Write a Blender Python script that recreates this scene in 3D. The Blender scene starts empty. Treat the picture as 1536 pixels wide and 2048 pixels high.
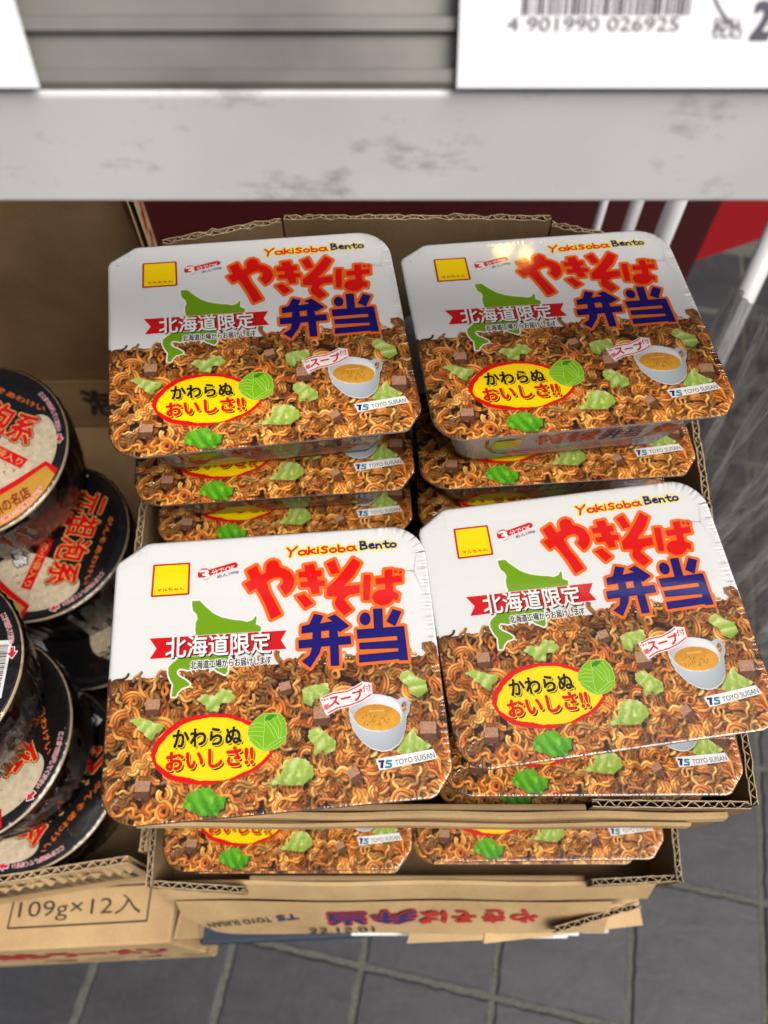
import bpy, bmesh, math, random
import numpy as np
from mathutils import Vector, Matrix
from mathutils.geometry import delaunay_2d_cdt

R = math.radians
H = 1.15                      # camera height above the paving
scene = bpy.context.scene
COL = scene.collection

# ---------------------------------------------------------------- camera
cam_data = bpy.data.cameras.new("camera")
cam = bpy.data.objects.new("camera", cam_data)
COL.objects.link(cam)
cam.location = (0, 0, H)
cam.rotation_euler = (R(29.0), 0, 0)
cam_data.sensor_fit = 'VERTICAL'
cam_data.sensor_height = 36.0
cam_data.sensor_width = 27.0
cam_data.lens = 27.035
cam_data.clip_start = 0.01
cam_data.clip_end = 50
cam_data.dof.use_dof = True
cam_data.dof.focus_distance = 0.435
cam_data.dof.aperture_fstop = 6.0
scene.camera = cam

# ---------------------------------------------------------------- daylight under a bright overcast sky
world = bpy.data.worlds.new("World")
scene.world = world
world.use_nodes = True
wn = world.node_tree
for n in list(wn.nodes):
    wn.nodes.remove(n)
SUN_EL, SUN_AZ = R(56), R(128)        # azimuth measured from +Y, clockwise seen from above
sky = wn.nodes.new('ShaderNodeTexSky')
sky.sky_type = 'NISHITA'
sky.sun_disc = False
sky.sun_elevation = SUN_EL
sky.sun_rotation = SUN_AZ
sky.dust_density = 6.0
sky.air_density = 0.8
sky.ozone_density = 1.0
bg = wn.nodes.new('ShaderNodeBackground')
bg.inputs['Strength'].default_value = 0.065
wo = wn.nodes.new('ShaderNodeOutputWorld')
wn.links.new(sky.outputs[0], bg.inputs[0])
wn.links.new(bg.outputs[0], wo.inputs[0])
sun_data = bpy.data.lights.new("sun", 'SUN')
sun_data.energy = 2.4
sun_data.angle = R(34)
sun_data.color = (1.0, 0.98, 0.95)
sun = bpy.data.objects.new("sun", sun_data)
COL.objects.link(sun)
d = Vector((math.sin(SUN_AZ) * math.cos(SUN_EL), math.cos(SUN_AZ) * math.cos(SUN_EL), math.sin(SUN_EL)))
sun.rotation_euler = (-d).to_track_quat('-Z', 'Y').to_euler()
sun.location = d * 5

vs = scene.view_settings
vs.view_transform = 'Standard'
vs.look = 'None'
vs.exposure = 0.42
vs.gamma = 1.0
vs.use_curve_mapping = False
scene.render.engine = 'CYCLES'
scene.cycles.use_denoising = True
scene.cycles.max_bounces = 5
scene.cycles.diffuse_bounces = 3
scene.cycles.glossy_bounces = 2
scene.cycles.transparent_max_bounces = 12
scene.cycles.sample_clamp_indirect = 4.0

rng = random.Random(7)
nrg = np.random.default_rng(11)

# ---------------------------------------------------------------- helpers
def lin(r, g, b):
    f = lambda c: (c / 255 / 12.92) if c <= 10 else ((c / 255 + 0.055) / 1.055) ** 2.4
    return (f(r), f(g), f(b))

def tag(o, label=None, cat=None, group=None, kind=None):
    if label: o['label'] = label
    if cat: o['category'] = cat
    if group: o['group'] = group
    if kind: o['kind'] = kind
    return o

def link(o, parent=None):
    COL.objects.link(o)
    if parent is not None:
        o.parent = parent
    return o

def empty(name, loc=(0, 0, 0), rot=(0, 0, 0)):
    o = bpy.data.objects.new(name, None)
    o.empty_display_size = 0.02
    o.location = loc
    o.rotation_euler = rot
    return link(o)

def obj(name, verts, faces, mats, parent=None, fmat=None, smooth=False):
    me = bpy.data.meshes.new(name)
    me.from_pydata([tuple(v) for v in verts], [], [tuple(f) for f in faces])
    for m in (mats if isinstance(mats, (list, tuple)) else [mats]):
        me.materials.append(m)
    if fmat is not None:
        me.polygons.foreach_set('material_index', fmat)
    if smooth:
        me.polygons.foreach_set('use_smooth', [True] * len(me.polygons))
    me.update()
    return link(bpy.data.objects.new(name, me), parent)

def copy_tree(o, parent=None):
    c = o.copy()
    COL.objects.link(c)
    c.parent = parent
    for ch in list(o.children):
        copy_tree(ch, c)
    return c

class MB:
    """collects geometry for one mesh object"""
    def __init__(s):
        s.v, s.f, s.m = [], [], []
    def add(s, verts, faces, m=0):
        k = len(s.v)
        s.v += [tuple(v) for v in verts]
        s.f += [tuple(i + k for i in f) for f in faces]
        s.m += [m] * len(faces)
    def box(s, a, b, m=0, M=None):
        (x0, y0, z0), (x1, y1, z1) = a, b
        vs_ = [Vector(p) for p in ((x0,y0,z0),(x1,y0,z0),(x1,y1,z0),(x0,y1,z0),(x0,y0,z1),(x1,y0,z1),(x1,y1,z1),(x0,y1,z1))]
        if M is not None:
            vs_ = [M @ v for v in vs_]
        s.add(vs_, [(0,3,2,1),(4,5,6,7),(0,1,5,4),(1,2,6,5),(2,3,7,6),(3,0,4,7)], m)
    def prism(s, poly, nrm, m=0):
        """closed slab: planar 3D polygon extruded along vector nrm"""
        n = len(poly); nrm = Vector(nrm)
        a = [Vector(p) for p in poly]; b = [p + nrm for p in a]
        s.add(a + b, [tuple(range(n)), tuple(range(2*n-1, n-1, -1))] + [(i, i+n, (i+1) % n + n, (i+1) % n) for i in range(n)], m)
    def tube(s, p0, p1, r, n=12, m=0):
        p0, p1 = Vector(p0), Vector(p1)
        ax = (p1 - p0).normalized()
        u = ax.orthogonal().normalized(); w = ax.cross(u)
        ring = [(u * math.cos(t) + w * math.sin(t)) * r for t in [2*math.pi*i/n for i in range(n)]]
        s.add([p0 + q for q in ring] + [p1 + q for q in ring],
              [(i, (i+1) % n, (i+1) % n + n, i+n) for i in range(n)] + [tuple(range(n-1, -1, -1)), tuple(range(n, 2*n))], m)
    def build(s, name, mats, parent=None, smooth=False):
        return obj(name, s.v, s.f, mats, parent, s.m, smooth)

def bevel(o, w=0.001, seg=2):
    md = o.modifiers.new('bevel', 'BEVEL'); md.width = w; md.segments = seg; md.limit_method = 'ANGLE'
    return o

# ---------------------------------------------------------------- materials
MATS = {}
def node_mat(name):
    m = bpy.data.materials.new(name); m.use_nodes = True
    nt = m.node_tree
    return m, nt, nt.nodes['Principled BSDF']

def plain(name, col, rough=0.5, noise=0.0, scale=80, bump=0.0, metal=0.0, coat=0.0, spec=0.5, bscale=None):
    if name in MATS: return MATS[name]
    m, nt, b = node_mat(name)
    b.inputs['Roughness'].default_value = rough
    b.inputs['Metallic'].default_value = metal
    b.inputs['Coat Weight'].default_value = coat
    b.inputs['Specular IOR Level'].default_value = spec
    b.inputs['Base Color'].default_value = (*col, 1)
    if noise or bump:
        tc = nt.nodes.new('ShaderNodeTexCoord')
        nz = nt.nodes.new('ShaderNodeTexNoise')
        nz.inputs['Scale'].default_value = scale; nz.inputs['Detail'].default_value = 6
        nt.links.new(tc.outputs['Object'], nz.inputs['Vector'])
        if noise:
            r = nt.nodes.new('ShaderNodeValToRGB')
            r.color_ramp.elements[0].position = .3; r.color_ramp.elements[1].position = .7
            r.color_ramp.elements[0].color = (*[c * (1 - noise) for c in col], 1)
            r.color_ramp.elements[1].color = (*[min(1, c * (1 + noise)) for c in col], 1)
            nt.links.new(nz.outputs['Fac'], r.inputs['Fac'])
            nt.links.new(r.outputs['Color'], b.inputs['Base Color'])
        if bump:
            n2 = nz
            if bscale:
                n2 = nt.nodes.new('ShaderNodeTexNoise'); n2.inputs['Scale'].default_value = bscale; n2.inputs['Detail'].default_value = 4
                nt.links.new(tc.outputs['Object'], n2.inputs['Vector'])
            bp = nt.nodes.new('ShaderNodeBump'); bp.inputs['Strength'].default_value = bump; bp.inputs['Distance'].default_value = .001
            nt.links.new(n2.outputs['Fac'], bp.inputs['Height'])
            nt.links.new(bp.outputs['Normal'], b.inputs['Normal'])
    MATS[name] = m
    return m

def ink(name, r, g, b, rough=.35):
    return plain('ink_' + name, lin(r, g, b), rough, spec=.3)

def card_mat(name, col, fib=0.10):
    m, nt, b = node_mat(name)
    tc = nt.nodes.new('ShaderNodeTexCoord')
    mp = nt.nodes.new('ShaderNodeMapping'); mp.inputs['Scale'].default_value = (1, 1, .6)
    n1 = nt.nodes.new('ShaderNodeTexNoise'); n1.inputs['Scale'].default_value = 900; n1.inputs['Detail'].default_value = 3
    n2 = nt.nodes.new('ShaderNodeTexNoise'); n2.inputs['Scale'].default_value = 14; n2.inputs['Detail'].default_value = 5
    nt.links.new(tc.outputs['Object'], mp.inputs[0])
    nt.links.new(mp.outputs[0], n1.inputs['Vector']); nt.links.new(tc.outputs['Object'], n2.inputs['Vector'])
    ad = nt.nodes.new('ShaderNodeMath'); ad.operation = 'MULTIPLY_ADD'; ad.inputs[1].default_value = .55
    sc = nt.nodes.new('ShaderNodeMath'); sc.operation = 'MULTIPLY'; sc.inputs[1].default_value = .45
    nt.links.new(n2.outputs['Fac'], sc.inputs[0]); nt.links.new(n1.outputs['Fac'], ad.inputs[0]); nt.links.new(sc.outputs[0], ad.inputs[2])
    r = nt.nodes.new('ShaderNodeValToRGB')
    r.color_ramp.elements[0].position = .33; r.color_ramp.elements[1].position = .67
    r.color_ramp.elements[0].color = (*[c * (1 - fib * 1.6) for c in col], 1)
    r.color_ramp.elements[1].color = (*[c * (1 + fib) for c in col], 1)
    nt.links.new(ad.outputs[0], r.inputs['Fac'])
    # blotchy handling marks
    n3 = nt.nodes.new('ShaderNodeTexNoise'); n3.inputs['Scale'].default_value = 7; n3.inputs['Detail'].default_value = 8; n3.inputs['Roughness'].default_value = .65
    nt.links.new(tc.outputs['Object'], n3.inputs['Vector'])
    r3 = nt.nodes.new('ShaderNodeValToRGB'); r3.color_ramp.elements[0].position = .34; r3.color_ramp.elements[1].position = .60
    r3.color_ramp.elements[0].color = (.74, .71, .67, 1); r3.color_ramp.elements[1].color = (1.03, 1.03, 1.03, 1)
    mm = nt.nodes.new('ShaderNodeMixRGB'); mm.blend_type = 'MULTIPLY'; mm.inputs[0].default_value = .8
    nt.links.new(n3.outputs['Fac'], r3.inputs[0]); nt.links.new(r.outputs[0], mm.inputs[1]); nt.links.new(r3.outputs[0], mm.inputs[2])
    nt.links.new(mm.outputs[0], b.inputs['Base Color'])
    b.inputs['Roughness'].default_value = .75; b.inputs['Specular IOR Level'].default_value = .25
    # faint ribs of the fluting under the liner, plus fibre
    bp = nt.nodes.new('ShaderNodeBump'); bp.inputs['Strength'].default_value = .25; bp.inputs['Distance'].default_value = .0006
    nt.links.new(ad.outputs[0], bp.inputs['Height']); nt.links.new(bp.outputs[0], b.inputs['Normal'])
    return m
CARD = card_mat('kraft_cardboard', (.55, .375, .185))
CARD_SHADED = card_mat('kraft_cardboard_shaded', (.30, .195, .095))  # same kraft with the shade inside the boxes darkened into its colour
CARD_EDGE = card_mat('kraft_cut_edge', (.56, .43, .27), .2)

def film_mat(name, rough=.07, tint=.97):
    m = bpy.data.materials.new(name); m.use_nodes = True
    nt = m.node_tree; nt.nodes.clear()
    out = nt.nodes.new('ShaderNodeOutputMaterial')
    tr = nt.nodes.new('ShaderNodeBsdfTransparent'); tr.inputs[0].default_value = (tint, tint, tint, 1)
    gl = nt.nodes.new('ShaderNodeBsdfGlossy'); gl.inputs['Roughness'].default_value = rough
    fr = nt.nodes.new('ShaderNodeFresnel'); fr.inputs['IOR'].default_value = 1.52
    mx = nt.nodes.new('ShaderNodeMixShader')
    nt.links.new(fr.outputs[0], mx.inputs[0]); nt.links.new(tr.outputs[0], mx.inputs[1]); nt.links.new(gl.outputs[0], mx.inputs[2])
    nt.links.new(mx.outputs[0], out.inputs[0])
    return m
FILM = film_mat('shrink_film')

# ---------------------------------------------------------------- 2D printing helpers (all in millimetres, y down, origin top left of the lid)
def inpoly(px, py, poly):
    px = np.asarray(px, float); py = np.asarray(py, float)
    c = np.zeros(px.shape, bool)
    n = len(poly)
    for i in range(n):
        x0, y0 = poly[i]; x1, y1 = poly[(i + 1) % n]
        if y0 == y1: continue
        cond = ((y0 > py) != (y1 > py)) & (px < (x1 - x0) * (py - y0) / (y1 - y0) + x0)
        c ^= cond
    return c

def disc(x, y, r, n=14, ry=None, rot=0.0):
    ry = r if ry is None else ry
    return [(x + r*math.cos(t)*math.cos(rot) - ry*math.sin(t)*math.sin(rot), y + r*math.cos(t)*math.sin(rot) + ry*math.sin(t)*math.cos(rot))
            for t in [2*math.pi*i/n for i in range(n)]]

def seg_quad(a, b, w):
    dx, dy = b[0]-a[0], b[1]-a[1]
    l = math.hypot(dx, dy) or 1e-9
    nx, ny = -dy/l*w, dx/l*w
    return [(a[0]+nx, a[1]+ny), (b[0]+nx, b[1]+ny), (b[0]-nx, b[1]-ny), (a[0]-nx, a[1]-ny)]

def thick(path, w, closed=False, cap=True, n=10):
    """polygons that cover a polyline drawn with half width w and round joins"""
    out = []
    m = len(path)
    for i in range(m if closed else m - 1):
        if math.dist(path[i], path[(i+1) % m]) > 1e-6:
            out.append(seg_quad(path[i], path[(i+1) % m], w))
    for p in (path if (cap or closed) else path[1:-1]):
        out.append(disc(p[0], p[1], w, n))
    return out

def union(polys, holes=()):
    """triangulated union of overlapping polygons (no coplanar overlaps)"""
    vs_, fs = [], []
    for p in polys:
        k = len(vs_)
        vs_ += [Vector((float(x), float(y))) for x, y in p]
        fs.append(list(range(k, k + len(p))))
    ov, oe, of, *_ = delaunay_2d_cdt(vs_, [], fs, 1, 1e-5)
    tris = [tuple(f) for f in of]
    pts = [(v.x, v.y) for v in ov]
    if tris:
        # keep only triangles that lie in a polygon, and not in a hole
        cx = np.array([sum(pts[i][0] for i in t)/len(t) for t in tris]); cy = np.array([sum(pts[i][1] for i in t)/len(t) for t in tris])
        keep = np.zeros(len(tris), bool)
        for p in polys: keep |= inpoly(cx, cy, p)
        for h in holes: keep &= ~inpoly(cx, cy, h)
        tris = [t for t, k in zip(tris, keep) if k]
    return pts, tris

def fatten(pts, tris, w):
    """grow a triangulated flat shape by w on every side: scan-converted into fine horizontal bars that never overlap"""
    P = np.array(pts, float)
    x0, y0 = P.min(0) - w*1.2; x1, y1 = P.max(0) + w*1.2
    res = max(min((y1 - y0)/64, w/2.2), (y1 - y0)/110)
    nx, ny = int((x1 - x0)/res) + 2, int((y1 - y0)/res) + 2
    g = np.zeros((ny, nx), bool)
    for t in tris:
        q = (P[list(t)] - (x0, y0))/res
        a0, b0 = np.floor(q.min(0)).astype(int); a1, b1 = np.ceil(q.max(0)).astype(int) + 1
        a0, b0 = max(a0, 0), max(b0, 0)
        X, Y = np.meshgrid(np.arange(a0, min(a1, nx)) + .5, np.arange(b0, min(b1, ny)) + .5)
        g[b0:b0 + X.shape[0], a0:a0 + X.shape[1]] |= inpoly(X, Y, [tuple(v) for v in q])
    k = int(math.ceil(w/res)); o = g.copy()
    for dy in range(-k, k + 1):
        for dx in range(-k, k + 1):
            if (dx or dy) and dx*dx + dy*dy <= (w/res)**2 + .2:
                ys, yd = (slice(max(0, -dy), ny - max(0, dy)), slice(max(0, dy), ny - max(0, -dy)))
                xs, xd = (slice(max(0, -dx), nx - max(0, dx)), slice(max(0, dx), nx - max(0, -dx)))
                o[yd, xd] |= g[ys, xs]
    run = {}; rects = []
    for r in range(ny + 1):
        cur = {}
        if r < ny:
            e = np.flatnonzero(np.diff(np.concatenate([[0], o[r].astype(np.int8), [0]])))
            for s, f in zip(e[::2], e[1::2]):
                cur[(s, f)] = run.pop((s, f), r)
        for (s, f), r0 in run.items(): rects.append((s, f, r0, r))
        run = cur
    out, fs = [], []
    for s, f, ra, rb in rects:
        n = len(out)
        out += [(x0 + s*res, y0 + ra*res), (x0 + f*res, y0 + ra*res), (x0 + f*res, y0 + rb*res), (x0 + s*res, y0 + rb*res)]
        fs.append((n, n+1, n+2, n+3))
    return out, fs

def outline(polys, w, holes=()):
    ex = list(polys)
    for p in polys: ex += thick(p, w, True)
    for h in holes: pass
    return ex

_font_obj = None
_tcache = {}
def glyphs(body, off=0.0, shear=0.0):
    """text as 2D triangles: (points, triangles), normalised to a unit box, y down"""
    global _font_obj
    key = (body, off, shear)
    if key in _tcache: return _tcache[key]
    cu = bpy.data.curves.new('lettering_source', 'FONT')
    cu.body = body; cu.size = 1.0; cu.offset = off; cu.shear = shear
    cu.resolution_u = 3
    o = bpy.data.objects.new('lettering_source', cu)
    COL.objects.link(o)
    dg = bpy.context.evaluated_depsgraph_get()
    me = bpy.data.meshes.new_from_object(o.evaluated_get(dg))
    pts = [(v.co.x, v.co.y) for v in me.vertices]
    tris = [tuple(p.vertices) for p in me.polygons]
    bpy.data.objects.remove(o); bpy.data.curves.remove(cu); bpy.data.meshes.remove(me)
    _tcache[key] = (pts, tris)
    return pts, tris

def text_box(body, quad, off=0.0, grow=0.0, shear=0.0, ref=None):
    """fit text into a quad (bottom-left, bottom-right, top-right, top-left) in mm; off thickens the strokes (share of the letter height)"""
    pts, tris = glyphs(body, 0.0, shear)
    xs = [p[0] for p in pts]; ys = [p[1] for p in pts]
    x0, x1, y0, y1 = min(xs), max(xs), min(ys), max(ys)
    bl, br, tr_, tl = [Vector(q) for q in quad]
    out = []
    for x, y in pts:
        u = (x - x0)/(x1 - x0); v = (y - y0)/(y1 - y0)
        p = (bl*(1-u) + br*u)*(1-v) + (tl*(1-u) + tr_*u)*v
        out.append((p.x, p.y))
    if off > 0:
        return fatten(out, tris, off*(tl - bl).length)
    return out, tris

class Print:
    """flat print in lid millimetres: layers of ink, each a few hundredths of a millimetre above the last"""
    def __init__(s, mapf):
        s.mb = MB(); s.mats = []; s.mapf = mapf
    def layer(s, shape, mat, z):
        pts, tris = shape
        if mat not in s.mats: s.mats.append(mat)
        vs_ = [s.mapf(x, y, z) for x, y in pts]
        fs = []
        for t in tris:
            a, b, c = [Vector(vs_[i]) for i in t[:3]]
            fs.append(t)
        s.mb.add(vs_, fs, s.mats.index(mat))
    def build(s, name, parent=None):
        o = s.mb.build(name, s.mats, parent)
        bm = bmesh.new(); bm.from_mesh(o.data)
        bmesh.ops.recalc_face_normals(bm, faces=bm.faces)
        for f in bm.faces:
            if f.normal.z < 0 and s.flat: f.normal_flip()
        bm.to_mesh(o.data); bm.free()
        return o
    flat = True

# print outlines traced on the lid, millimetres from its upper left corner
ART = {
    'ya': [(75.0, 21.9),(80.7, 18.9),(83.0, 25.0),(86.1, 23.9),(85.9, 20.9),(86.5, 18.5),(88.2, 16.9),(90.8, 16.3),(93.3, 17.8),(94.2, 21.4),(97.1, 22.3),(100.2, 24.8),(101.9, 28.2),(102.2, 31.6),(101.0, 34.7),(98.8, 37.2),(96.7, 38.5),(93.7, 33.3),(95.7, 31.2),(95.6, 28.7),(93.2, 27.0),(89.8, 27.6),(86.2, 29.9),(88.0, 36.3),(90.9, 42.4),(94.0, 49.9),(88.2, 52.4),(85.6, 44.4),(82.7, 37.6),(80.3, 33.2),(76.6, 35.0),(73.5, 29.7),(77.2, 27.9)],
    'ki1': [(104.7, 25.0),(108.6, 24.8),(108.3, 21.1),(114.1, 20.5),(114.7, 24.7),(118.1, 24.8),(118.1, 28.7),(115.3, 28.9),(115.6, 30.9),(119.6, 31.3),(119.7, 34.7),(116.2, 34.7),(116.5, 39.0),(112.0, 39.1),(110.8, 34.8),(105.7, 34.6),(105.3, 31.4),(109.8, 31.2),(109.4, 28.7),(104.8, 28.6)],
    'ki2': [(103.0, 40.0),(107.5, 38.7),(112.4, 44.9),(107.7, 47.4)],
    'so1': [(121.2, 20.9),(126.1, 18.8),(128.6, 27.3),(123.8, 28.0)],
    'so2': [(137.0, 18.6),(141.3, 22.2),(137.0, 29.2),(130.4, 35.9),(139.7, 35.6),(139.2, 40.8),(133.3, 41.2),(129.8, 43.8),(134.3, 50.4),(129.3, 53.5),(125.0, 48.0),(124.5, 45.5),(126.0, 41.9),(120.3, 41.2),(120.6, 36.2),(125.2, 32.5),(128.7, 28.6),(133.0, 23.7)],
    'ba1': [(142.5, 29.8),(146.5, 30.1),(145.5, 38.4),(144.4, 45.7),(140.9, 45.1),(141.4, 37.2)],
    'ba2': [(148.9, 32.5),(154.3, 32.3),(154.8, 27.6),(159.4, 27.5),(159.0, 32.0),(164.4, 31.7),(164.1, 36.0),(158.7, 36.2),(158.5, 41.1),(161.5, 43.0),(160.6, 47.0),(158.2, 45.7),(156.8, 47.6),(153.9, 49.2),(150.3, 49.2),(147.0, 46.9),(146.1, 43.9),(147.5, 41.1),(150.8, 39.6),(154.0, 39.7),(154.2, 36.3),(148.9, 36.5)],
    'bahole': [(149.6, 44.6),(150.1, 43.5),(151.5, 43.1),(152.7, 43.8),(152.1, 44.9),(150.7, 45.5)],
    'badot': [(161.2, 29.2),(163.9, 29.8)],
    'ben': [[(105.2, 57.8),(109.5, 57.1),(112.5, 51.1),(117.8, 52.7),(115.6, 57.0),(122.5, 56.2),(119.5, 54.1),(124.3, 52.3),(132.0, 60.0),(126.0, 63.2),(124.8, 61.4),(104.8, 62.3)], [(111.2, 61.1),(116.0, 61.1),(115.7, 66.8),(110.7, 66.4)], [(120.4, 61.2),(125.2, 61.0),(125.3, 66.0),(120.1, 66.3)], [(103.0, 65.8),(132.2, 65.6),(132.2, 70.5),(102.9, 70.8)], [(110.6, 69.7),(115.9, 69.8),(114.5, 74.0),(108.8, 82.1),(104.1, 77.9),(108.8, 75.0)], [(120.3, 69.7),(125.2, 69.7),(124.9, 82.1),(120.0, 82.0)]],
    'tou': [[(144.2, 56.7),(143.9, 57.9),(143.4, 59.0),(142.6, 59.8),(141.7, 60.2),(140.8, 60.3),(139.8, 60.1),(139.0, 59.5),(138.4, 58.6),(138.0, 57.4),(138.0, 56.2),(138.2, 55.1),(138.8, 54.0),(139.5, 53.2),(140.4, 52.7),(141.4, 52.6),(142.4, 52.9),(143.2, 53.5),(143.8, 54.4),(144.1, 55.5)], [(146.0, 50.9),(151.4, 50.9),(150.8, 63.5),(145.5, 63.5)], [(157.2, 51.8),(162.1, 53.8),(157.7, 62.3),(152.9, 59.0)], [(135.7, 62.3),(162.7, 62.4),(162.3, 68.0),(135.9, 67.9)], [(136.5, 70.1),(158.4, 70.3),(158.1, 75.0),(136.5, 74.0)], [(135.9, 76.9),(158.1, 76.7),(158.0, 81.2),(135.7, 81.5)], [(158.1, 62.9),(162.7, 62.7),(163.0, 82.2),(157.9, 82.0)]],
    'map': [(44.0, 38.0),(48.4, 38.1),(50.5, 40.8),(55.8, 46.2),(60.5, 49.0),(67.4, 51.1),(71.5, 51.8),(75.0, 52.9),(77.9, 52.0),(79.6, 49.8),(80.2, 50.3),(79.6, 54.6),(82.5, 56.3),(82.1, 60.3),(73.1, 65.5),(64.4, 70.8),(63.8, 80.6),(62.4, 81.9),(57.9, 79.3),(55.9, 77.1),(50.3, 76.0),(44.7, 77.3),(42.1, 77.7),(40.7, 77.0),(37.9, 76.5),(36.5, 77.8),(36.6, 79.5),(38.0, 81.1),(41.4, 83.3),(43.7, 85.5),(42.9, 86.6),(39.3, 87.4),(37.1, 89.8),(36.3, 91.7),(34.1, 91.5),(34.5, 87.3),(34.8, 85.1),(33.0, 82.1),(31.9, 78.5),(32.0, 75.1),(33.9, 73.2),(35.8, 71.9),(37.2, 70.3),(41.6, 63.0),(46.6, 57.4),(46.0, 55.5),(46.2, 51.3),(47.2, 48.9),(46.8, 46.4),(44.7, 43.8),(44.1, 41.2)],
    'ribbon': [(21.0, 58.2),(96.7, 59.6),(93.4, 65.1),(96.3, 70.3),(21.5, 69.9),(25.1, 64.3)],
    'tx_hok': [(30.1, 70.3),(87.6, 71.8),(87.4, 59.5),(30.3, 57.9)],
    'tx_small': [(43.8, 77.5),(87.8, 78.0),(87.7, 73.5),(43.7, 72.9)],
    'emb': [(22.0, 14.5),(41.8, 14.8),(41.6, 33.2),(21.4, 33.1)],
    'tx_emb': [(24.1, 30.9),(39.5, 31.1),(39.1, 29.1),(24.1, 29.0)],
    'pill': [(50.6, 22.0),(68.0, 17.8)],
    'pillr': [(47.0, 21.7),(54.2, 22.3),(68.0, 16.0),(68.0, 19.8)],
    'tx_pill': [(55.1, 23.3),(68.6, 20.5),(68.0, 17.1),(54.5, 20.0)],
    'tx_3': [(48.2, 25.4),(53.6, 24.8),(53.0, 19.2),(47.9, 19.8)],
    'tx_men': [(58.1, 25.8),(70.4, 22.9),(70.0, 20.9),(57.8, 23.5)],
    'yaki': [(98.6, 15.4),(138.5, 15.0),(138.5, 10.5),(98.5, 8.3)],
    'bento': [(141.9, 14.8),(164.3, 13.4),(164.3, 9.4),(142.3, 8.2)],
    'red': [(24.1, 121.2),(25.9, 115.8),(30.8, 110.0),(37.0, 105.4),(45.1, 102.9),(53.8, 102.3),(63.1, 103.1),(71.3, 106.0),(76.5, 108.7),(83.4, 115.0),(87.2, 122.2),(86.8, 126.1),(83.6, 129.7),(77.8, 133.6),(71.5, 135.8),(65.8, 137.7),(64.7, 136.9),(59.7, 136.4),(59.4, 137.7),(52.9, 138.6),(45.6, 137.3),(37.8, 135.3),(31.5, 132.3),(26.9, 127.5)],
    'yel': [(26.7, 122.0),(28.5, 117.1),(32.6, 112.4),(39.4, 107.3),(46.8, 105.0),(55.0, 104.3),(63.1, 105.1),(70.1, 107.6),(75.3, 110.6),(81.0, 116.0),(85.2, 122.0),(85.4, 125.4),(81.3, 129.2),(75.5, 132.6),(69.8, 134.5),(64.2, 136.5),(58.5, 136.7),(49.5, 135.9),(43.3, 133.9),(36.0, 132.1),(31.1, 128.4),(27.6, 125.4)],
    'cab': [(75.0, 111.5),(78.9, 107.2),(83.0, 104.9),(87.7, 105.0),(91.8, 105.8),(94.1, 109.6),(94.7, 114.9),(93.7, 119.9),(89.5, 122.9),(83.1, 124.3),(79.2, 122.0),(75.8, 118.4),(74.4, 114.8)],
    'cabd': [(84.2, 106.5),(86.6, 105.5),(90.1, 105.8),(87.7, 107.6),(85.3, 108.9),(83.5, 108.4)],
    'veins': [[(83.6, 105.8),(83.2, 112.2),(82.4, 117.2),(82.6, 123.5)], [(82.9, 110.4),(79.4, 109.0),(76.5, 110.2)], [(82.6, 112.1),(78.8, 111.2),(75.0, 112.0)], [(82.5, 114.4),(78.8, 113.5),(74.7, 113.7)], [(82.5, 116.7),(78.7, 115.8),(75.0, 115.5)], [(83.5, 108.7),(86.3, 113.6),(88.5, 117.8)], [(84.7, 108.2),(88.4, 113.2),(90.3, 117.9)], [(87.7, 107.6),(90.4, 112.8),(90.5, 118.5)], [(90.1, 106.4),(92.5, 112.4),(91.4, 118.0)], [(82.6, 123.5),(86.1, 121.0),(90.2, 118.5),(93.8, 117.6)], [(82.6, 123.5),(79.2, 119.2),(74.9, 116.0)], [(83.1, 123.8),(87.2, 122.2),(92.5, 119.2)]],
    'tx_kaw': [(35.9, 118.3),(71.1, 119.1),(71.0, 110.3),(35.4, 109.5)],
    'tx_oi': [(32.6, 129.7),(77.0, 130.2),(76.9, 120.7),(32.3, 120.8)],
    'cup': [(128.2, 107.1),(129.7, 102.5),(133.5, 99.9),(139.6, 98.9),(145.6, 99.7),(151.4, 101.4),(154.8, 103.4),(157.1, 102.1),(159.7, 102.6),(161.6, 105.2),(160.9, 108.7),(158.9, 112.6),(157.7, 118.4),(156.0, 123.4),(153.0, 127.1),(148.6, 129.6),(143.9, 129.7),(138.8, 127.9),(134.5, 124.4),(130.8, 119.0),(128.6, 113.0)],
    'cuphole': [(156.6, 106.6),(158.0, 104.6),(159.4, 105.3),(159.1, 108.5),(157.7, 110.8),(156.9, 109.5)],
    'cupin': [(128.8, 107.8),(130.2, 103.2),(134.0, 100.6),(139.5, 99.8),(145.5, 100.4),(151.3, 102.2),(155.2, 105.5),(156.5, 110.1),(155.8, 114.4),(151.8, 117.9),(147.3, 119.2),(142.6, 119.2),(137.3, 118.1),(133.4, 115.7),(130.2, 112.0)],
    'soup': [(155.7, 113.4),(155.2, 114.9),(154.1, 116.3),(152.5, 117.4),(150.5, 118.3),(148.0, 118.8),(145.4, 119.0),(142.6, 118.8),(139.8, 118.3),(137.3, 117.5),(135.0, 116.4),(133.1, 115.0),(131.8, 113.5),(131.0, 112.0),(130.8, 110.4),(131.2, 108.9),(132.2, 107.5),(133.8, 106.4),(135.9, 105.5),(138.4, 104.9),(141.1, 104.7),(143.9, 104.9),(146.7, 105.4),(149.3, 106.3),(151.6, 107.4),(153.4, 108.7),(154.8, 110.2),(155.5, 111.8)],
    'ban': [(113.2, 99.0),(120.5, 96.4),(127.8, 96.1),(133.4, 93.8),(136.5, 92.1),(141.6, 93.3),(141.5, 98.7),(136.9, 102.5),(129.5, 104.8),(122.3, 105.7),(116.5, 108.6),(114.9, 104.8)],
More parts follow.
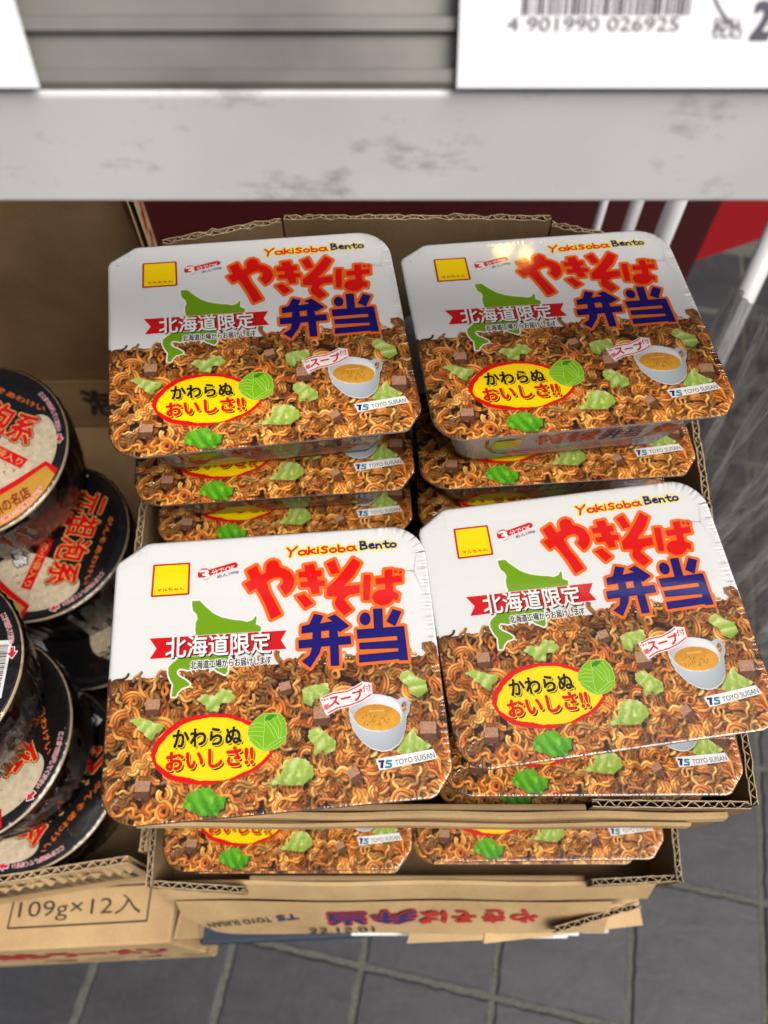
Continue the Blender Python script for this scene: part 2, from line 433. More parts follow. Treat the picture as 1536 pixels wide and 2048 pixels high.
    'ban_l': [[(114.7, 98.9),(120.5, 97.1),(127.7, 96.7),(133.3, 94.7),(136.5, 93.0)], [(117.0, 107.3),(122.4, 105.0),(129.6, 104.0),(135.7, 102.1),(140.9, 99.2)]],
    'tx_chu': [(114.0, 101.2),(117.6, 100.6),(117.4, 99.4),(113.8, 99.7)],
    'tx_ka': [(115.2, 106.0),(118.5, 105.1),(117.8, 102.1),(114.8, 103.0)],
    'tx_sup': [(118.2, 104.2),(137.0, 101.3),(135.9, 95.8),(118.3, 98.6)],
    'tx_tsuki': [(136.4, 98.0),(141.3, 97.2),(141.0, 93.5),(136.4, 94.1)],
    'lab': [(140.4, 133.2),(171.0, 130.6),(173.1, 135.6),(141.9, 139.1)],
    'logo': [(141.5, 137.9),(148.9, 138.2),(149.0, 134.1),(141.8, 133.9)],
    'tx_toyo': [(150.4, 137.2),(171.6, 135.2),(171.1, 132.3),(150.3, 134.5)],
    'cabs': [[(47.4, 94.6),(50.5, 91.7),(56.7, 92.9),(60.5, 89.4),(65.5, 90.5),(68.2, 95.1),(65.4, 97.4),(60.5, 97.6),(58.6, 101.8),(53.0, 100.7),(51.8, 97.5)], [(103.3, 93.6),(109.7, 91.6),(118.0, 91.0),(118.4, 95.5),(115.7, 98.5),(110.6, 99.3),(108.5, 102.9),(103.6, 100.6),(104.4, 96.9)], [(157.4, 89.7),(162.2, 87.5),(166.2, 91.8),(171.1, 94.1),(171.7, 100.0),(166.2, 103.1),(162.7, 100.5),(160.6, 95.8),(157.3, 93.0)], [(12.5, 102.2),(17.4, 101.0),(23.6, 103.8),(31.0, 106.2),(29.9, 108.6),(26.3, 110.7),(24.6, 114.1),(20.8, 110.8),(16.4, 106.2)], [(106.6, 115.1),(111.6, 114.3),(115.8, 117.7),(120.4, 122.3),(119.5, 127.0),(115.1, 128.4),(113.4, 125.9),(108.9, 129.1),(108.6, 123.7),(105.8, 118.6)], [(93.0, 131.2),(98.0, 128.7),(104.0, 129.8),(108.0, 134.3),(107.8, 138.9),(102.2, 142.4),(95.0, 142.4),(85.5, 141.0),(86.1, 138.7),(91.0, 136.8)], [(41.1, 148.3),(43.3, 142.4),(48.6, 140.0),(55.1, 139.5),(57.5, 143.6),(63.4, 145.3),(61.6, 150.1),(58.1, 153.7),(51.1, 153.1),(46.4, 150.5)], [(151.9, 130.4),(154.9, 125.2),(161.9, 118.5),(163.8, 123.6),(170.1, 128.9),(168.0, 130.6),(154.1, 132.3)]],
    'meat': [(94.5, 91.6),(23.9, 95.8),(169.2, 120.4),(128.3, 139.5),(20.5, 137.0),(113.2, 107.7)],
    'edge': [(-0.2, 78.0),(6.2, 77.2),(14.9, 76.0),(22.4, 75.3),(31.3, 75.4),(42.7, 77.0),(55.4, 78.7),(65.6, 74.3),(78.4, 72.7),(91.3, 73.1),(99.1, 71.1),(104.1, 74.8),(130.1, 75.6),(156.2, 76.4),(169.4, 76.2),(175.0, 73.2),(182.6, 75.9)],
}
# ================================================================ the noodle pack (lid 180 x 155 mm, 57 mm high)
PW, PD, PH = 180.0, 155.0, 57.0

def lid_outline():
    o = [(0, 14.5), (1.2, 11.2)] + [(16.5, .6), (19.5, 0)]
    r = 21.0
    for i in range(13):
        t = -math.pi/2 + math.pi/2*i/12
        o.append((PW - r + r*math.cos(t), r + r*math.sin(t)))
    o += [(180, 139), (179.2, 142.6), (170.5, 153.6), (167, 155)]
    r = 19.0
    for i in range(13):
        t = math.pi/2 + math.pi/2*i/12
        o.append((r + r*math.cos(t), PD - r + r*math.sin(t)))
    # even resampling
    pts = []
    n = len(o)
    for i in range(n):
        a, b = o[i], o[(i+1) % n]
        k = max(1, int(math.dist(a, b)/2.0))
        for j in range(k):
            pts.append((a[0] + (b[0]-a[0])*j/k, a[1] + (b[1]-a[1])*j/k))
    return pts
OUT = lid_outline()
NOUT = len(OUT)

def inset(poly, dist):
    """move each outline point inward along its smoothed normal"""
    n = len(poly); res = []
    for i in range(n):
        nx = ny = 0
        for k in (1, 2, 3):
            a, b = poly[(i-k) % n], poly[(i+k) % n]
            dx, dy = b[0]-a[0], b[1]-a[1]; l = math.hypot(dx, dy)
            nx += -dy/l; ny += dx/l
        l = math.hypot(nx, ny)
        res.append((poly[i][0] + nx/l*dist, poly[i][1] + ny/l*dist))
    return res
_c = inset(OUT, 5)
if sum((x-90)**2 + (y-77)**2 for x, y in _c) > sum((x-90)**2 + (y-77)**2 for x, y in OUT):
    _old = inset
    inset = lambda p, dd: _old(p, -dd)

def shrink(poly, dd):      # pull an outline towards the middle so that no corner folds over
    return [(90 + (x - 90)*(1 - dd/90), 77.5 + (y - 77.5)*(1 - dd/77.5)) for x, y in poly]

def L(x, y, z):           # lid millimetres -> pack metres (z is height above the lid plane, mm)
    return ((x - PW/2)/1000, (PD/2 - y)/1000, (PH + z)/1000)

def edge_drop(dist):      # the lid curls down over the flange in its last 7 mm
    t = np.clip(1 - np.asarray(dist)/1.5, 0, 1)
    return -.3*t*t

INK = dict(red=ink('red', 226, 10, 10), orange=ink('orange', 240, 122, 20), navy=ink('navy', 22, 8, 120), yellow=ink('yellow', 255, 225, 0),
           white=ink('white', 244, 243, 240), green=ink('green', 126, 172, 10), black=ink('black', 22, 18, 16), lime=ink('lime', 140, 196, 22),
           leaf=ink('leaf', 62, 152, 26), vein=ink('vein', 196, 226, 120), crim=ink('crimson', 214, 16, 20), teal=ink('teal', 0, 140, 160),
           darkred=ink('darkred', 190, 30, 24), pale=ink('pale_yellow', 255, 240, 90))
LIDW = plain('white_lid_card', (.80, .80, .785), .38, spec=.4)
BROWN = plain('brown_print', lin(96, 56, 24), .4)
FOAM = plain('white_foam', (.74, .73, .70), .5)

# ---- the noodle photograph printed on the lower part of the lid, computed strand by strand
def noodle_raster():
    S = 1/.25                                     # cells per mm
    Y0 = 62.0
    W, Hh = int(PW*S), int((PD - Y0)*S)
    img = np.zeros((Hh, W, 3), np.float32); img[:] = lin(46, 24, 10)
    a = np.zeros((Hh, W), np.float32)
    ex = np.array([p[0] for p in ART['edge']]); ey = np.array([p[1] for p in ART['edge']])
    xs = (np.arange(W) + .5)/S; ys = Y0 + (np.arange(Hh) + .5)/S
    a[(ys[:, None] > np.interp(xs, ex, ey)[None, :] + 5.5)] = 1
    cols = [np.array(lin(*c)) for c in ((240, 156, 70), (246, 170, 84), (226, 136, 56), (250, 186, 104), (214, 118, 46))]
    hi = np.array(lin(255, 226, 170))
    PAD = 16                                       # cells of margin so that strands run off the lid
    img = np.pad(img, ((PAD, PAD), (PAD, PAD), (0, 0)), mode='edge'); a = np.pad(a, PAD, mode='edge')
    ST = .55
    def strand(x, y, ang, length, rad, depth, bundle):
        n = int(length/ST)
        ph = nrg.uniform(0, 6.28); fr = nrg.uniform(.12, .26)
        sgn = 1 if nrg.random() < .5 else -1
        mode = nrg.random()
        path = []; lim = nrg.uniform(-1.5, 3.0); wamp = nrg.uniform(.45, .85); wfr = nrg.uniform(.75, 1.15); drift = nrg.normal(0, .05)
        for i in range(n):
            if mode < .16: kk = sgn*(.22 + .14*math.sin(i*.08 + ph))
            elif mode < .80: kk = wamp*math.sin(i*ST*wfr + ph) + drift
            else: kk = .30*math.sin(i*ST*fr*2.0 + ph)
            ang += kk*ST
            x += math.cos(ang)*ST; y += math.sin(ang)*ST
            if y < np.interp(x, ex, ey) - lim: break
            path.append((x, y, ang))
        P = int(math.ceil(rad*S)) + 2
        gy, gx = np.mgrid[-P:P+1, -P:P+1]
        hump = nrg.uniform(0, 6.28); hf = nrg.uniform(.08, .16)
        for b in range(bundle):
            off = (b - (bundle-1)/2)*rad*1.75
            pts = [(px - math.sin(an)*off, py + math.cos(an)*off, an) for px, py, an in path][nrg.integers(0, 4):]
            col = cols[nrg.integers(len(cols))]*(.26 + .84*depth)
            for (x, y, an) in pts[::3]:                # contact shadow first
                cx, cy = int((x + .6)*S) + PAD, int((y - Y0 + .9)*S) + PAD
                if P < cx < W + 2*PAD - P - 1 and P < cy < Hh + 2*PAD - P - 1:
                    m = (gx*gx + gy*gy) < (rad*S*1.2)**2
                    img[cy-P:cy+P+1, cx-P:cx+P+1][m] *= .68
            for i, (x, y, an) in enumerate(pts):
                cx, cy = x*S + PAD, (y - Y0)*S + PAD
                ix, iy = int(cx), int(cy)
                if not (P < ix < W + 2*PAD - P - 1 and P < iy < Hh + 2*PAD - P - 1): continue
                ux, uy = gx - (cx - ix), gy - (cy - iy)
                m = (ux*ux + uy*uy) < (rad*S)**2
                sa, ca_ = math.sin(an), math.cos(an)
                t = (-sa*ux[m] + ca_*uy[m])/(rad*S)
                at = np.abs(t)
                li = np.clip((.38*sa - .55*ca_)*t + .74*np.sqrt(np.clip(1 - t*t, 0, 1)), 0, 1)
                hmp = .68 + .34*math.sin(i*hf*2 + hump)
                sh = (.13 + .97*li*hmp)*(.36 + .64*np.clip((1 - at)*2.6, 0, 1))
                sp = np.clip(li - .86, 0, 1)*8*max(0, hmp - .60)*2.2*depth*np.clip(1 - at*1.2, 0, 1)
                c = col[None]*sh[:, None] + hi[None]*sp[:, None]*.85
                img[iy-P:iy+P+1, ix-P:ix+P+1][m] = c
                a[iy-P:iy+P+1, ix-P:ix+P+1][m] = 1
    N = 1150
    for i in range(N):
        depth = .05 + .95*min(1, (i/N)*1.10)**1.5
        x = nrg.uniform(-3, PW + 3); y = nrg.uniform(68, PD + 4)
        if y < np.interp(x, ex, ey) + 2.2:
            continue
        bu = 1 if nrg.random() < .42 else (2 if nrg.random() < .6 else 3)
        if y < np.interp(x, ex, ey) + 9: bu = 1
        strand(x, y, nrg.uniform(0, 6.28), nrg.uniform(10, 24), nrg.uniform(.82, 1.12), depth, bu)
    img = img[PAD:-PAD, PAD:-PAD].copy(); a = a[PAD:-PAD, PAD:-PAD].copy()
    # pockets of deep shade between the strands
    X, Y = np.meshgrid(xs, ys)
    def fnoise(fx, fy, seed):
        r = np.random.default_rng(seed); g = r.random((int(PD*fy)+3, int(PW*fx)+3))
        u, v = X*fx, Y*fy
        iu, iv = u.astype(int), v.astype(int); fu, fv = u-iu, v-iv
        fu = fu*fu*(3-2*fu); fv = fv*fv*(3-2*fv)
        return (g[iv, iu]*(1-fu) + g[iv, iu+1]*fu)*(1-fv) + (g[iv+1, iu]*(1-fu) + g[iv+1, iu+1]*fu)*fv
    big = fnoise(.09, .09, 3)
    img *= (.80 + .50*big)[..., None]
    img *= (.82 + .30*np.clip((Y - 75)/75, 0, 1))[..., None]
    img *= np.array([1.30, 1.33, 1.30], np.float32)
    fine = fnoise(2.2, 2.2, 5); mid = fnoise(.45, .45, 6)
    # meat cubes
    for k, (cx, cy) in enumerate(ART['meat']):
        s = 3.0 + .6*(k % 3); rot = [-.1, .15, .2, -.35, .2, .1][k]
        def pt(u, v): return (cx + (u*math.cos(rot) - v*math.sin(rot))*s, cy + (u*math.sin(rot) + v*math.cos(rot))*s)
        sh = inpoly(X, Y, disc(cx + 1.0, cy + 2.2, s*1.5, 20))
        img[sh] *= .42
        for quad, c in (([pt(-1, -.9), pt(1, -1.1), pt(1.15, .35), pt(-.9, .6)], (192, 150, 120)), ([pt(-.9, .6), pt(1.15, .35), pt(1.1, 1.25), pt(-.7, 1.5)], (120, 78, 56)), ([pt(1, -1.1), pt(1.35, -.7), pt(1.4, .7), pt(1.1, 1.25), pt(1.15, .35)], (84, 50, 34))):
            m = inpoly(X, Y, quad)
            img[m] = np.array(lin(*c))*(.7 + .55*fine[m])[:, None]; a[m] = 1
    # cabbage leaves
    for k, poly in enumerate(ART['cabs']):
        P = np.array(poly); c = P.mean(0)
        # roughen the outline
        rp = []
        r2 = np.random.default_rng(40+k)
        for i in range(len(P)):
            p, q = P[i], P[(i+1) % len(P)]
            for t in np.linspace(0, 1, 5, endpoint=False):
                w = p + (q-p)*t; rp.append(tuple(w + r2.normal(0, .22, 2)))
        sh = inpoly(X - .8, Y - 1.6, rp); img[sh] *= .45
        m = inpoly(X, Y, rp)
        bright = np.array(lin(*((96, 176, 26) if k == 6 else (176, 200, 92))))
        pale = np.array(lin(*((150, 214, 70) if k == 6 else (226, 232, 168))))
        dark = np.array(lin(*((44, 112, 12) if k == 6 else (126, 156, 54))))
        an = r2.uniform(0, 3.14)
        st = np.sin(((X - c[0])*math.cos(an) + (Y - c[1])*math.sin(an))*1.1 + 3.0*mid + r2.uniform(0, 6))*.5 + .5
        v = np.clip(.36 + .5*st*mid*1.4 + .25*(fine-.5) - (Y - c[1])*.03, 0, 1)
        colr = np.where(v[..., None] < .5, dark + (bright-dark)*(v*2)[..., None], bright + (pale-bright)*((v-.5)*2)[..., None])
        img[m] = colr[m]; a[m] = 1
        spk = m & (fine > .86) & (mid > .4); img[spk] *= .45
    # the cup of soup
    m = inpoly(X - .5, Y - 1.0, ART['cup']); img[m] *= .55
    cup = inpoly(X, Y, ART['cup']) & ~inpoly(X, Y, ART['cuphole'])
    xc = (X - 137)/16
    g = np.clip(.80 - .16*xc*xc - .012*(Y - 112) + .05*xc, .3, 1)
    img[cup] = (np.array([.80, .88, .93])[None, None]*g[..., None])[cup]; a[cup] = 1
    edge = cup & ~inpoly(X*1.0, Y + .5, ART['cup'])
    img[edge] = (.95, .96, .96)
    inn = inpoly(X, Y, ART['cupin'])
    g2 = np.clip(.62 + .02*(X - 132) , .5, .88)
    img[inn] = (np.array([.92, .95, .96])[None, None]*g2[..., None])[inn]
    lip = inn & ~inpoly(X, Y + .55, ART['cupin']); img[lip] = (.93, .94, .94)
    sp_ = inpoly(X, Y, ART['soup'])
    sc = np.array(lin(238, 186, 70)); sd = np.array(lin(208, 148, 40))
    vv = np.clip((Y - 106)/16, 0, 1)
    img[sp_] = (sd + (sc - sd)*vv[..., None])[sp_]*(.9 + .2*mid[sp_])[:, None]
    hb = sp_ & (np.abs(Y - 108.3 + .012*(X-143)**2) < .28) & (np.abs(X - 143) < 4); img[hb] = lin(240, 206, 120)
    for i in range(26):
        dx, dy = nrg.normal(0, 3.4), nrg.normal(0, 1.7)
        q = inpoly(X, Y, disc(143.5 + dx, 113.5 + dy, .42, 8, .25, nrg.uniform(0, 3))) & sp_
        img[q] = lin(70, 84, 10)
    return img, a, Y0

def build_photo(parent):
    img, a, Y0 = noodle_raster()
    Hh, W = a.shape
    Hc, Wc = Hh, W
    img2, a2 = img, a
    step = .25
    xs = (np.arange(Wc) + .5)*step; ys = Y0 + (np.arange(Hc) + .5)*step
    X, Y = np.meshgrid(xs, ys)
    # distance to the lid outline
    on = np.array(OUT); nx_ = np.roll(on, -1, 0)
    dist = np.full(X.shape, 1e9)
    for (p, q) in zip(on, nx_):
        e = q - p; l2 = (e*e).sum()
        t = np.clip(((X - p[0])*e[0] + (Y - p[1])*e[1])/l2, 0, 1)
        dist = np.minimum(dist, (X - p[0] - t*e[0])**2 + (Y - p[1] - t*e[1])**2)
    dist = np.sqrt(dist)
    ins = inpoly(X, Y, OUT) & (dist > .2)
    Z = edge_drop(dist) + .05
    ok = ins & (a2 > .5)
    fo = ok[:-1, :-1] & ok[1:, :-1] & ok[:-1, 1:] & ok[1:, 1:]
    idx = -np.ones(X.shape, np.int64)
    used = np.zeros(X.shape, bool)
    used[:-1, :-1] |= fo; used[1:, :-1] |= fo; used[:-1, 1:] |= fo; used[1:, 1:] |= fo
    idx[used] = np.arange(used.sum())
    V = np.stack([(X[used] - PW/2)/1000, (PD/2 - Y[used])/1000, (PH + Z[used])/1000], 1)
    F = np.stack([idx[:-1, :-1][fo], idx[1:, :-1][fo], idx[1:, 1:][fo], idx[:-1, 1:][fo]], 1)
    me = bpy.data.meshes.new('noodle_photo')
    me.vertices.add(len(V)); me.vertices.foreach_set('co', V.ravel())
    me.loops.add(F.size); me.loops.foreach_set('vertex_index', F.ravel())
    me.polygons.add(len(F)); me.polygons.foreach_set('loop_start', np.arange(len(F))*4); me.polygons.foreach_set('loop_total', np.full(len(F), 4))
    me.polygons.foreach_set('use_smooth', np.ones(len(F), bool))
    me.update(); me.validate()
    ca = me.color_attributes.new('print', 'FLOAT_COLOR', 'POINT')
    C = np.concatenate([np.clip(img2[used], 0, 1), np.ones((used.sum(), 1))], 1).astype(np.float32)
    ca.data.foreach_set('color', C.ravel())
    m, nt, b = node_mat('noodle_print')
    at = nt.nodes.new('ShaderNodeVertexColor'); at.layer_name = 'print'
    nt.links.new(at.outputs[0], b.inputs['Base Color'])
    b.inputs['Roughness'].default_value = .35; b.inputs['Specular IOR Level'].default_value = .3
    me.materials.append(m)
    return link(bpy.data.objects.new('noodle_photo', me), parent)

def letter_strokes():
    """hand-written capitals and small letters as strokes in a 1 x 1 cell, y up"""
    arc = lambda cx, cy, rx, ry, a0, a1, n=9: [(cx + rx*math.cos(R(a0 + (a1-a0)*i/(n-1))), cy + ry*math.sin(R(a0 + (a1-a0)*i/(n-1)))) for i in range(n)]
    return {
        'Y': (1.0, [[(.05, 1.1), (.4, .55)], [(.95, 1.2), (.4, .55), (.25, -.15)]]),
        'a': (.9, [arc(.4, .32, .33, .3, 20, 340, 10), [(.78, .62), (.74, .25), (.92, .02)]]),
        'k': (.8, [[(.15, .95), (.12, 0)], [(.68, .66), (.16, .34), (.75, .02)]]),
        'i': (.4, [[(.18, .6), (.18, .05)], [(.2, .86), (.21, .88)]]),
        'S': (.8, [[(.68, .78), (.4, .88), (.15, .7), (.3, .5), (.6, .36), (.62, .12), (.35, -.02), (.08, .1)]]),
        'o': (.8, [arc(.4, .3, .3, .29, 0, 360, 12)]),
        'b': (.85, [[(.12, 1.0), (.14, .05)], arc(.42, .28, .3, .27, 150, -150, 10)]),
        'B': (.95, [[(.15, 1.1), (.14, 0)], [(.1, 1.1), (.6, 1.06), (.66, .8), (.2, .6), (.75, .5), (.8, .15), (.14, 0)]]),
        'e': (.75, [[(.12, .36), (.62, .42), (.5, .66), (.2, .58), (.12, .25), (.35, .02), (.68, .12)]]),
        'n': (.85, [[(.14, .6), (.16, .02)], [(.16, .4), (.4, .62), (.62, .45), (.68, .02)]]),
        't': (.75, [[(.35, .95), (.34, .2), (.5, .02), (.72, .1)], [(.05, .62), (.68, .66)]]),
        ' ': (.4, []),
    }

def handwritten(word, x0, y0, w, h, slope=0.0):
    LS = letter_strokes()
    tot = sum(LS[c][0] for c in word)
    sx = w/tot; out = []; x = x0
    for c in word:
        ad, st = LS[c]
        jit = rng.uniform(-.06, .06)
        for s in st:
            out.append([(x + p[0]*sx, y0 - (p[1] + jit)*h + slope*(x - x0)) for p in s])
        x += ad*sx
    return out

def build_pack():
    root = empty('noodle_pack')
    # ---- bowl
    mb = MB()
    prof = [(0, -.32), (.1, -1.4), (1.2, -2.2), (5.0, -3.4), (8.5, -6.5), (11, -14), (16, -34), (20, -50), (21.5, -55), (23, -57)]
    rings = []
    for ins_, z in prof:
        p = shrink(OUT, ins_) if ins_ > 4 else (inset(OUT, ins_) if ins_ else OUT)
        rings.append([L(x, y, z) for x, y in p])
    vs_ = [v for r in rings for v in r]
    fs = []
    for k in range(len(rings)-1):
        for i in range(NOUT):
            j = (i+1) % NOUT
            fs.append((k*NOUT + i, k*NOUT + j, (k+1)*NOUT + j, (k+1)*NOUT + i))
    fs.append(tuple((len(rings)-1)*NOUT + i for i in range(NOUT)))
    mb.add(vs_, fs)
    mb.build('bowl', FOAM, root, True)
    # ---- lid card: flat middle, curled rim; the lower part carries brown ink under the photograph
    mb = MB()
    ds = [0, .4, .8, 1.2, 1.6]
    rg = [inset(OUT, dd) if dd else OUT for dd in ds]
    vs_, fs, fm = [], [], []
    for dd, r in zip(ds, rg):
        vs_ += [L(x, y, float(edge_drop(dd))) for x, y in r]
    for k in range(len(ds)-1):
        for i in range(NOUT):
            j = (i+1) % NOUT
            fs.append((k*NOUT + i, (k+1)*NOUT + i, (k+1)*NOUT + j, k*NOUT + j))
            fm.append(1 if rg[k][i][1] > 79.5 else 0)
    mb.v, mb.f, mb.m = vs_, fs, fm
    inner = rg[-1]
    up = [p for p in inner if p[1] <= 79.0]
    k0 = [i for i, p in enumerate(inner) if p[1] <= 79.0]
    # the flat middle as two polygons
    pts, tr = union([inner])
    mb.add([L(x, y, 0) for x, y in pts], tr, 0)
    low = [(x, max(y, 80.5)) for x, y in inner]
    seen = []; [seen.append(p) for p in low if p not in seen]
    pts, tr = union([seen])
    mb.add([L(x, y, .02) for x, y in pts], tr, 1)
    o = mb.build('lid', [LIDW, BROWN], root)
    bm = bmesh.new(); bm.from_mesh(o.data); bmesh.ops.remove_doubles(bm, verts=bm.verts, dist=1e-7); bmesh.ops.recalc_face_normals(bm, faces=bm.faces)
    for f in bm.faces:
        if f.normal.z < 0: f.normal_flip()
    bm.to_mesh(o.data); bm.free()
    build_photo(root)

    A = ART
    # ---- green map, ribbon and its lettering
    p = Print(L)
    p.layer(union(outline([A['map']], .9)), INK['white'], .09)
    p.layer(union([A['map']]), INK['green'], .11)
    p.layer(union(outline([A['ribbon']], .25)), INK['white'], .13)
    p.layer(union([A['ribbon']]), INK['crim'], .15)
    q = A['tx_hok']
    sh = [(x + .45, y + .5) for x, y in q]
    p.layer(text_box('北海道限定', sh, .035), INK['black'], .17)
    p.layer(text_box('北海道限定', q, .022), INK['white'], .20)
    p.layer(text_box('北海道工場からお届けします', A['tx_small'], .13), INK['white'], .18)
    p.layer(text_box('北海道工場からお届けします', A['tx_small'], .022), INK['black'], .21)
    p.build('region_print', root)
    # ---- title
    p = Print(L)
    red = [A['ya'], A['ki1'], A['ki2'], A['so1'], A['so2'], A['ba1'], A['ba2']] + [disc(x, y, 1.05, 14) for x, y in A['badot']]
    blue = A['ben'] + A['tou']
    p.layer(union(outline(red, 1.75) + outline(blue, 1.75)), INK['orange'], .13)
    p.layer(union(red, [A['bahole']]), INK['red'], .16)
    p.layer(union(blue), INK['navy'], .16)
    yk = handwritten('YakiSoba', 98.6, 14.3, 40.5, 4.6, -.01)
    bt = handwritten('Bento', 141.3, 13.3, 22.2, 4.5, .01)
    glow = []
    for s in yk + bt: glow += thick(s, 1.35)
    p.layer(union(glow), INK['pale'], .12)
    s_ = []
    for s in yk: s_ += thick(s, .62)
    p.layer(union(s_), INK['red'], .15)
    s_ = []
    for s in bt: s_ += thick(s, .62)
    p.layer(union(s_), INK['navy'], .15)
    p.build('title_lettering', root)
    # ---- maker's emblem (left without its picture) and the "3 minutes" pill
    p = Print(L)
    e = A['emb']
    p.layer(union(outline([e], .75)), INK['darkred'], .09)
    p.layer(union(outline([[(x + (31.7-x)*.085, y + (24-y)*.085) for x, y in e]], .5)), INK['yellow'], .12)
    p.layer(text_box('マルちゃん', A['tx_emb'], .035, ref=.02), INK['darkred'], .15)
    (x0, y0), (x1, y1) = A['pill']
    p.layer(union([disc(x0, y0, 3.75, 20, 3.7)] + [seg_quad((x0, y0), (x1, y1), 1.85)] + [disc(x1, y1, 1.85)]), INK['crim'], .09)
    p.layer(text_box('3', A['tx_3'], .06, ref=.05), INK['white'], .12)
    p.layer(text_box('分でOK', A['tx_pill'], .03, ref=.0), INK['white'], .12)
    p.layer(text_box('めん100g', A['tx_men'], .02, ref=.0), INK['navy'], .12)
    # faint embossed triangle with an A in the folded corner
    gr = plain('ink_faint', (.68, .68, .67), .4)
    s_ = []
    for a_, b_ in (((17, 2.2), (17, 12.5)), ((17, 12.5), (3, 12.5))): s_ += thick([a_, b_], .10)
    p.layer(union(s_), gr, .06)
    p.layer(text_box('A', [(15.3, 6.4), (12.6, 4.2), (10.6, 7.5), (13.2, 9.6)], 0.0), gr, .07)
    p.build('emblem_print', root)
    # ---- yellow slogan badge with the drawn cabbage
    p = Print(L)
    rr = np.random.default_rng(5)
    def rough(poly, amp, n=6):
        res = []
        for i in range(len(poly)):
            a_, b_ = np.array(poly[i]), np.array(poly[(i+1) % len(poly)])
            for t in range(n):
                res.append(tuple(a_ + (b_-a_)*t/n + rr.normal(0, amp, 2)))
        return res
    p.layer(union([rough(A['red'], .16)]), INK['red'], .09)
    p.layer(union([rough(A['yel'], .10)]), INK['yellow'], .11)
    k = A['tx_kaw']; ks = [(x + .75, y + .9) for x, y in k]
    p.layer(text_box('かわらぬ', ks, .05), INK['black'], .13)
    p.layer(text_box('かわらぬ', k, .10), INK['yellow'], .15)
    p.layer(text_box('かわらぬ', k, .045), INK['black'], .17)
    k = A['tx_oi']; ks = [(x + .85, y + 1.1) for x, y in k]
    p.layer(text_box('おいしさ!!', ks, .055), INK['black'], .14)
    p.layer(text_box('おいしさ!!', k, .10), INK['yellow'], .16)
    p.layer(text_box('おいしさ!!', k, .055), INK['crim'], .18)
    p.layer(union(outline([A['cab']], .35)), INK['vein'], .19)
    p.layer(union([A['cab']]), INK['lime'], .21)
    p.layer(union([A['cabd']]), INK['leaf'], .22)
    s_ = []
    for v in A['veins']: s_ += thick(v, .17, n=6)
    p.layer(union(s_), INK['vein'], .23)
    p.build('slogan_badge', root)
    # ---- soup banner
    p = Print(L)
    p.layer(union(outline([A['ban']], .2)), INK['white'], .09)
    s_ = []
    for v in A['ban_l']: s_ += thick(v, .33, cap=False)
    p.layer(union(s_), INK['crim'], .12)
    p.layer(text_box('中', A['tx_chu'], .03), INK['crim'], .12)
    p.layer(text_box('華', A['tx_ka'], .02), INK['crim'], .12)
    p.layer(text_box('スープ', A['tx_sup'], .045), INK['crim'], .12)
    p.layer(text_box('付', A['tx_tsuki'], .02), INK['crim'], .12)
    p.build('soup_banner', root)
    # ---- maker's label
    p = Print(L)
    p.layer(union([A['lab']]), INK['white'], .10)
    p.layer(text_box('TOYO SUISAN', A['tx_toyo'], .0), INK['black'], .13)
    lo = A['logo']; bl, br, tr_, tl = [Vector(q) for q in lo]
    def g(u, v):
        q = (bl*(1-u) + br*u)*(1-v) + (tl*(1-u) + tr_*u)*v
        return (q.x, q.y)
    p.layer(union(thick([g(0, .86), g(.42, .86)], .55, cap=False) + thick([g(.28, .9), g(.22, .0)], .75, cap=False)), INK['navy'], .13)
    p.layer(union(thick([g(.98, .86), g(.62, .86), g(.58, .6), g(.9, .45), g(.86, .12), g(.45, .1)], .5, cap=False)), INK['teal'], .13)
    p.build('maker_label', root)
    # ---- print on the front wall of the bowl
    def Fm(x, y, z):      # x along the wall, y from the flange down the wall (0..45)
        t = y/45
        ins_ = 10.3 + t*9.2
        return ((x - PW/2)/1000, (-PD/2 + ins_)/1000 - (.35 + z)/1000, (PH - 14 - t*37)/1000 + (.1 + z*.3)/1000)
    p = Print(Fm); p.flat = False
    p.layer(union([[(40, 12), (56, 12), (56, 27), (40, 27)]]), INK['yellow'], .2)
    p.layer(text_box('やきそば', [(66, 26), (104, 26), (104, 10), (66, 10)], .06), INK['red'], .2)
    p.layer(text_box('弁当', [(108, 27), (132, 27), (132, 8), (108, 8)], .05), INK['navy'], .2)
    p.layer(union([disc(148, 18, 8, 20, 6)]), INK['orange'], .2)
    s_ = thick([(34, 6), (36, 22), (42, 34), (52, 40), (90, 41), (128, 40), (138, 34), (144, 22), (146, 6)], 1.1, cap=False)
    p.layer(union(s_), INK['red'], .25)
    p.build('front_print', root)
    # ---- shrink film, gathered into fine creases round the rim
    mb = MB()
    r3 = np.random.default_rng(9)
    nz1 = r3.normal(0, 1, NOUT*2); nz2 = r3.normal(0, 1, NOUT*2)
    fine_out = []
    for i in range(NOUT):
        a_, b_ = OUT[i], OUT[(i+1) % NOUT]
        fine_out += [a_, ((a_[0]+b_[0])/2, (a_[1]+b_[1])/2)]
    NF = len(fine_out)
    prof = [(6.5, .42, 0), (4, .42, .12), (2.2, .40, .22), (1.0, .32, .26), (.2, .12, .26), (-.15, -.25, .26), (-.15, -1.3, .3), (2.0, -4.0, .5), (8.0, -9, .8), (14.8, -36, .8), (20, -54, .4), (22.5, -57.3, 0)]
    vs_ = []
    for ins_, z, amp in prof:
        pr = shrink(fine_out, ins_) if z < -8 else _ins(fine_out, ins_)
        for i, (x, y) in enumerate(pr):
            corner = 1.3 if (x > 150 and y < 60) or (x > 172) else (.6 if y > 140 or (x < 16 and y > 120) else .25)
            n = nz1[i]*.7*corner*amp if ins_ > -.2 and z > -2 else nz2[i//2]*.35*amp
            vs_.append(L(x, y, z + n*.55))
    fs = []
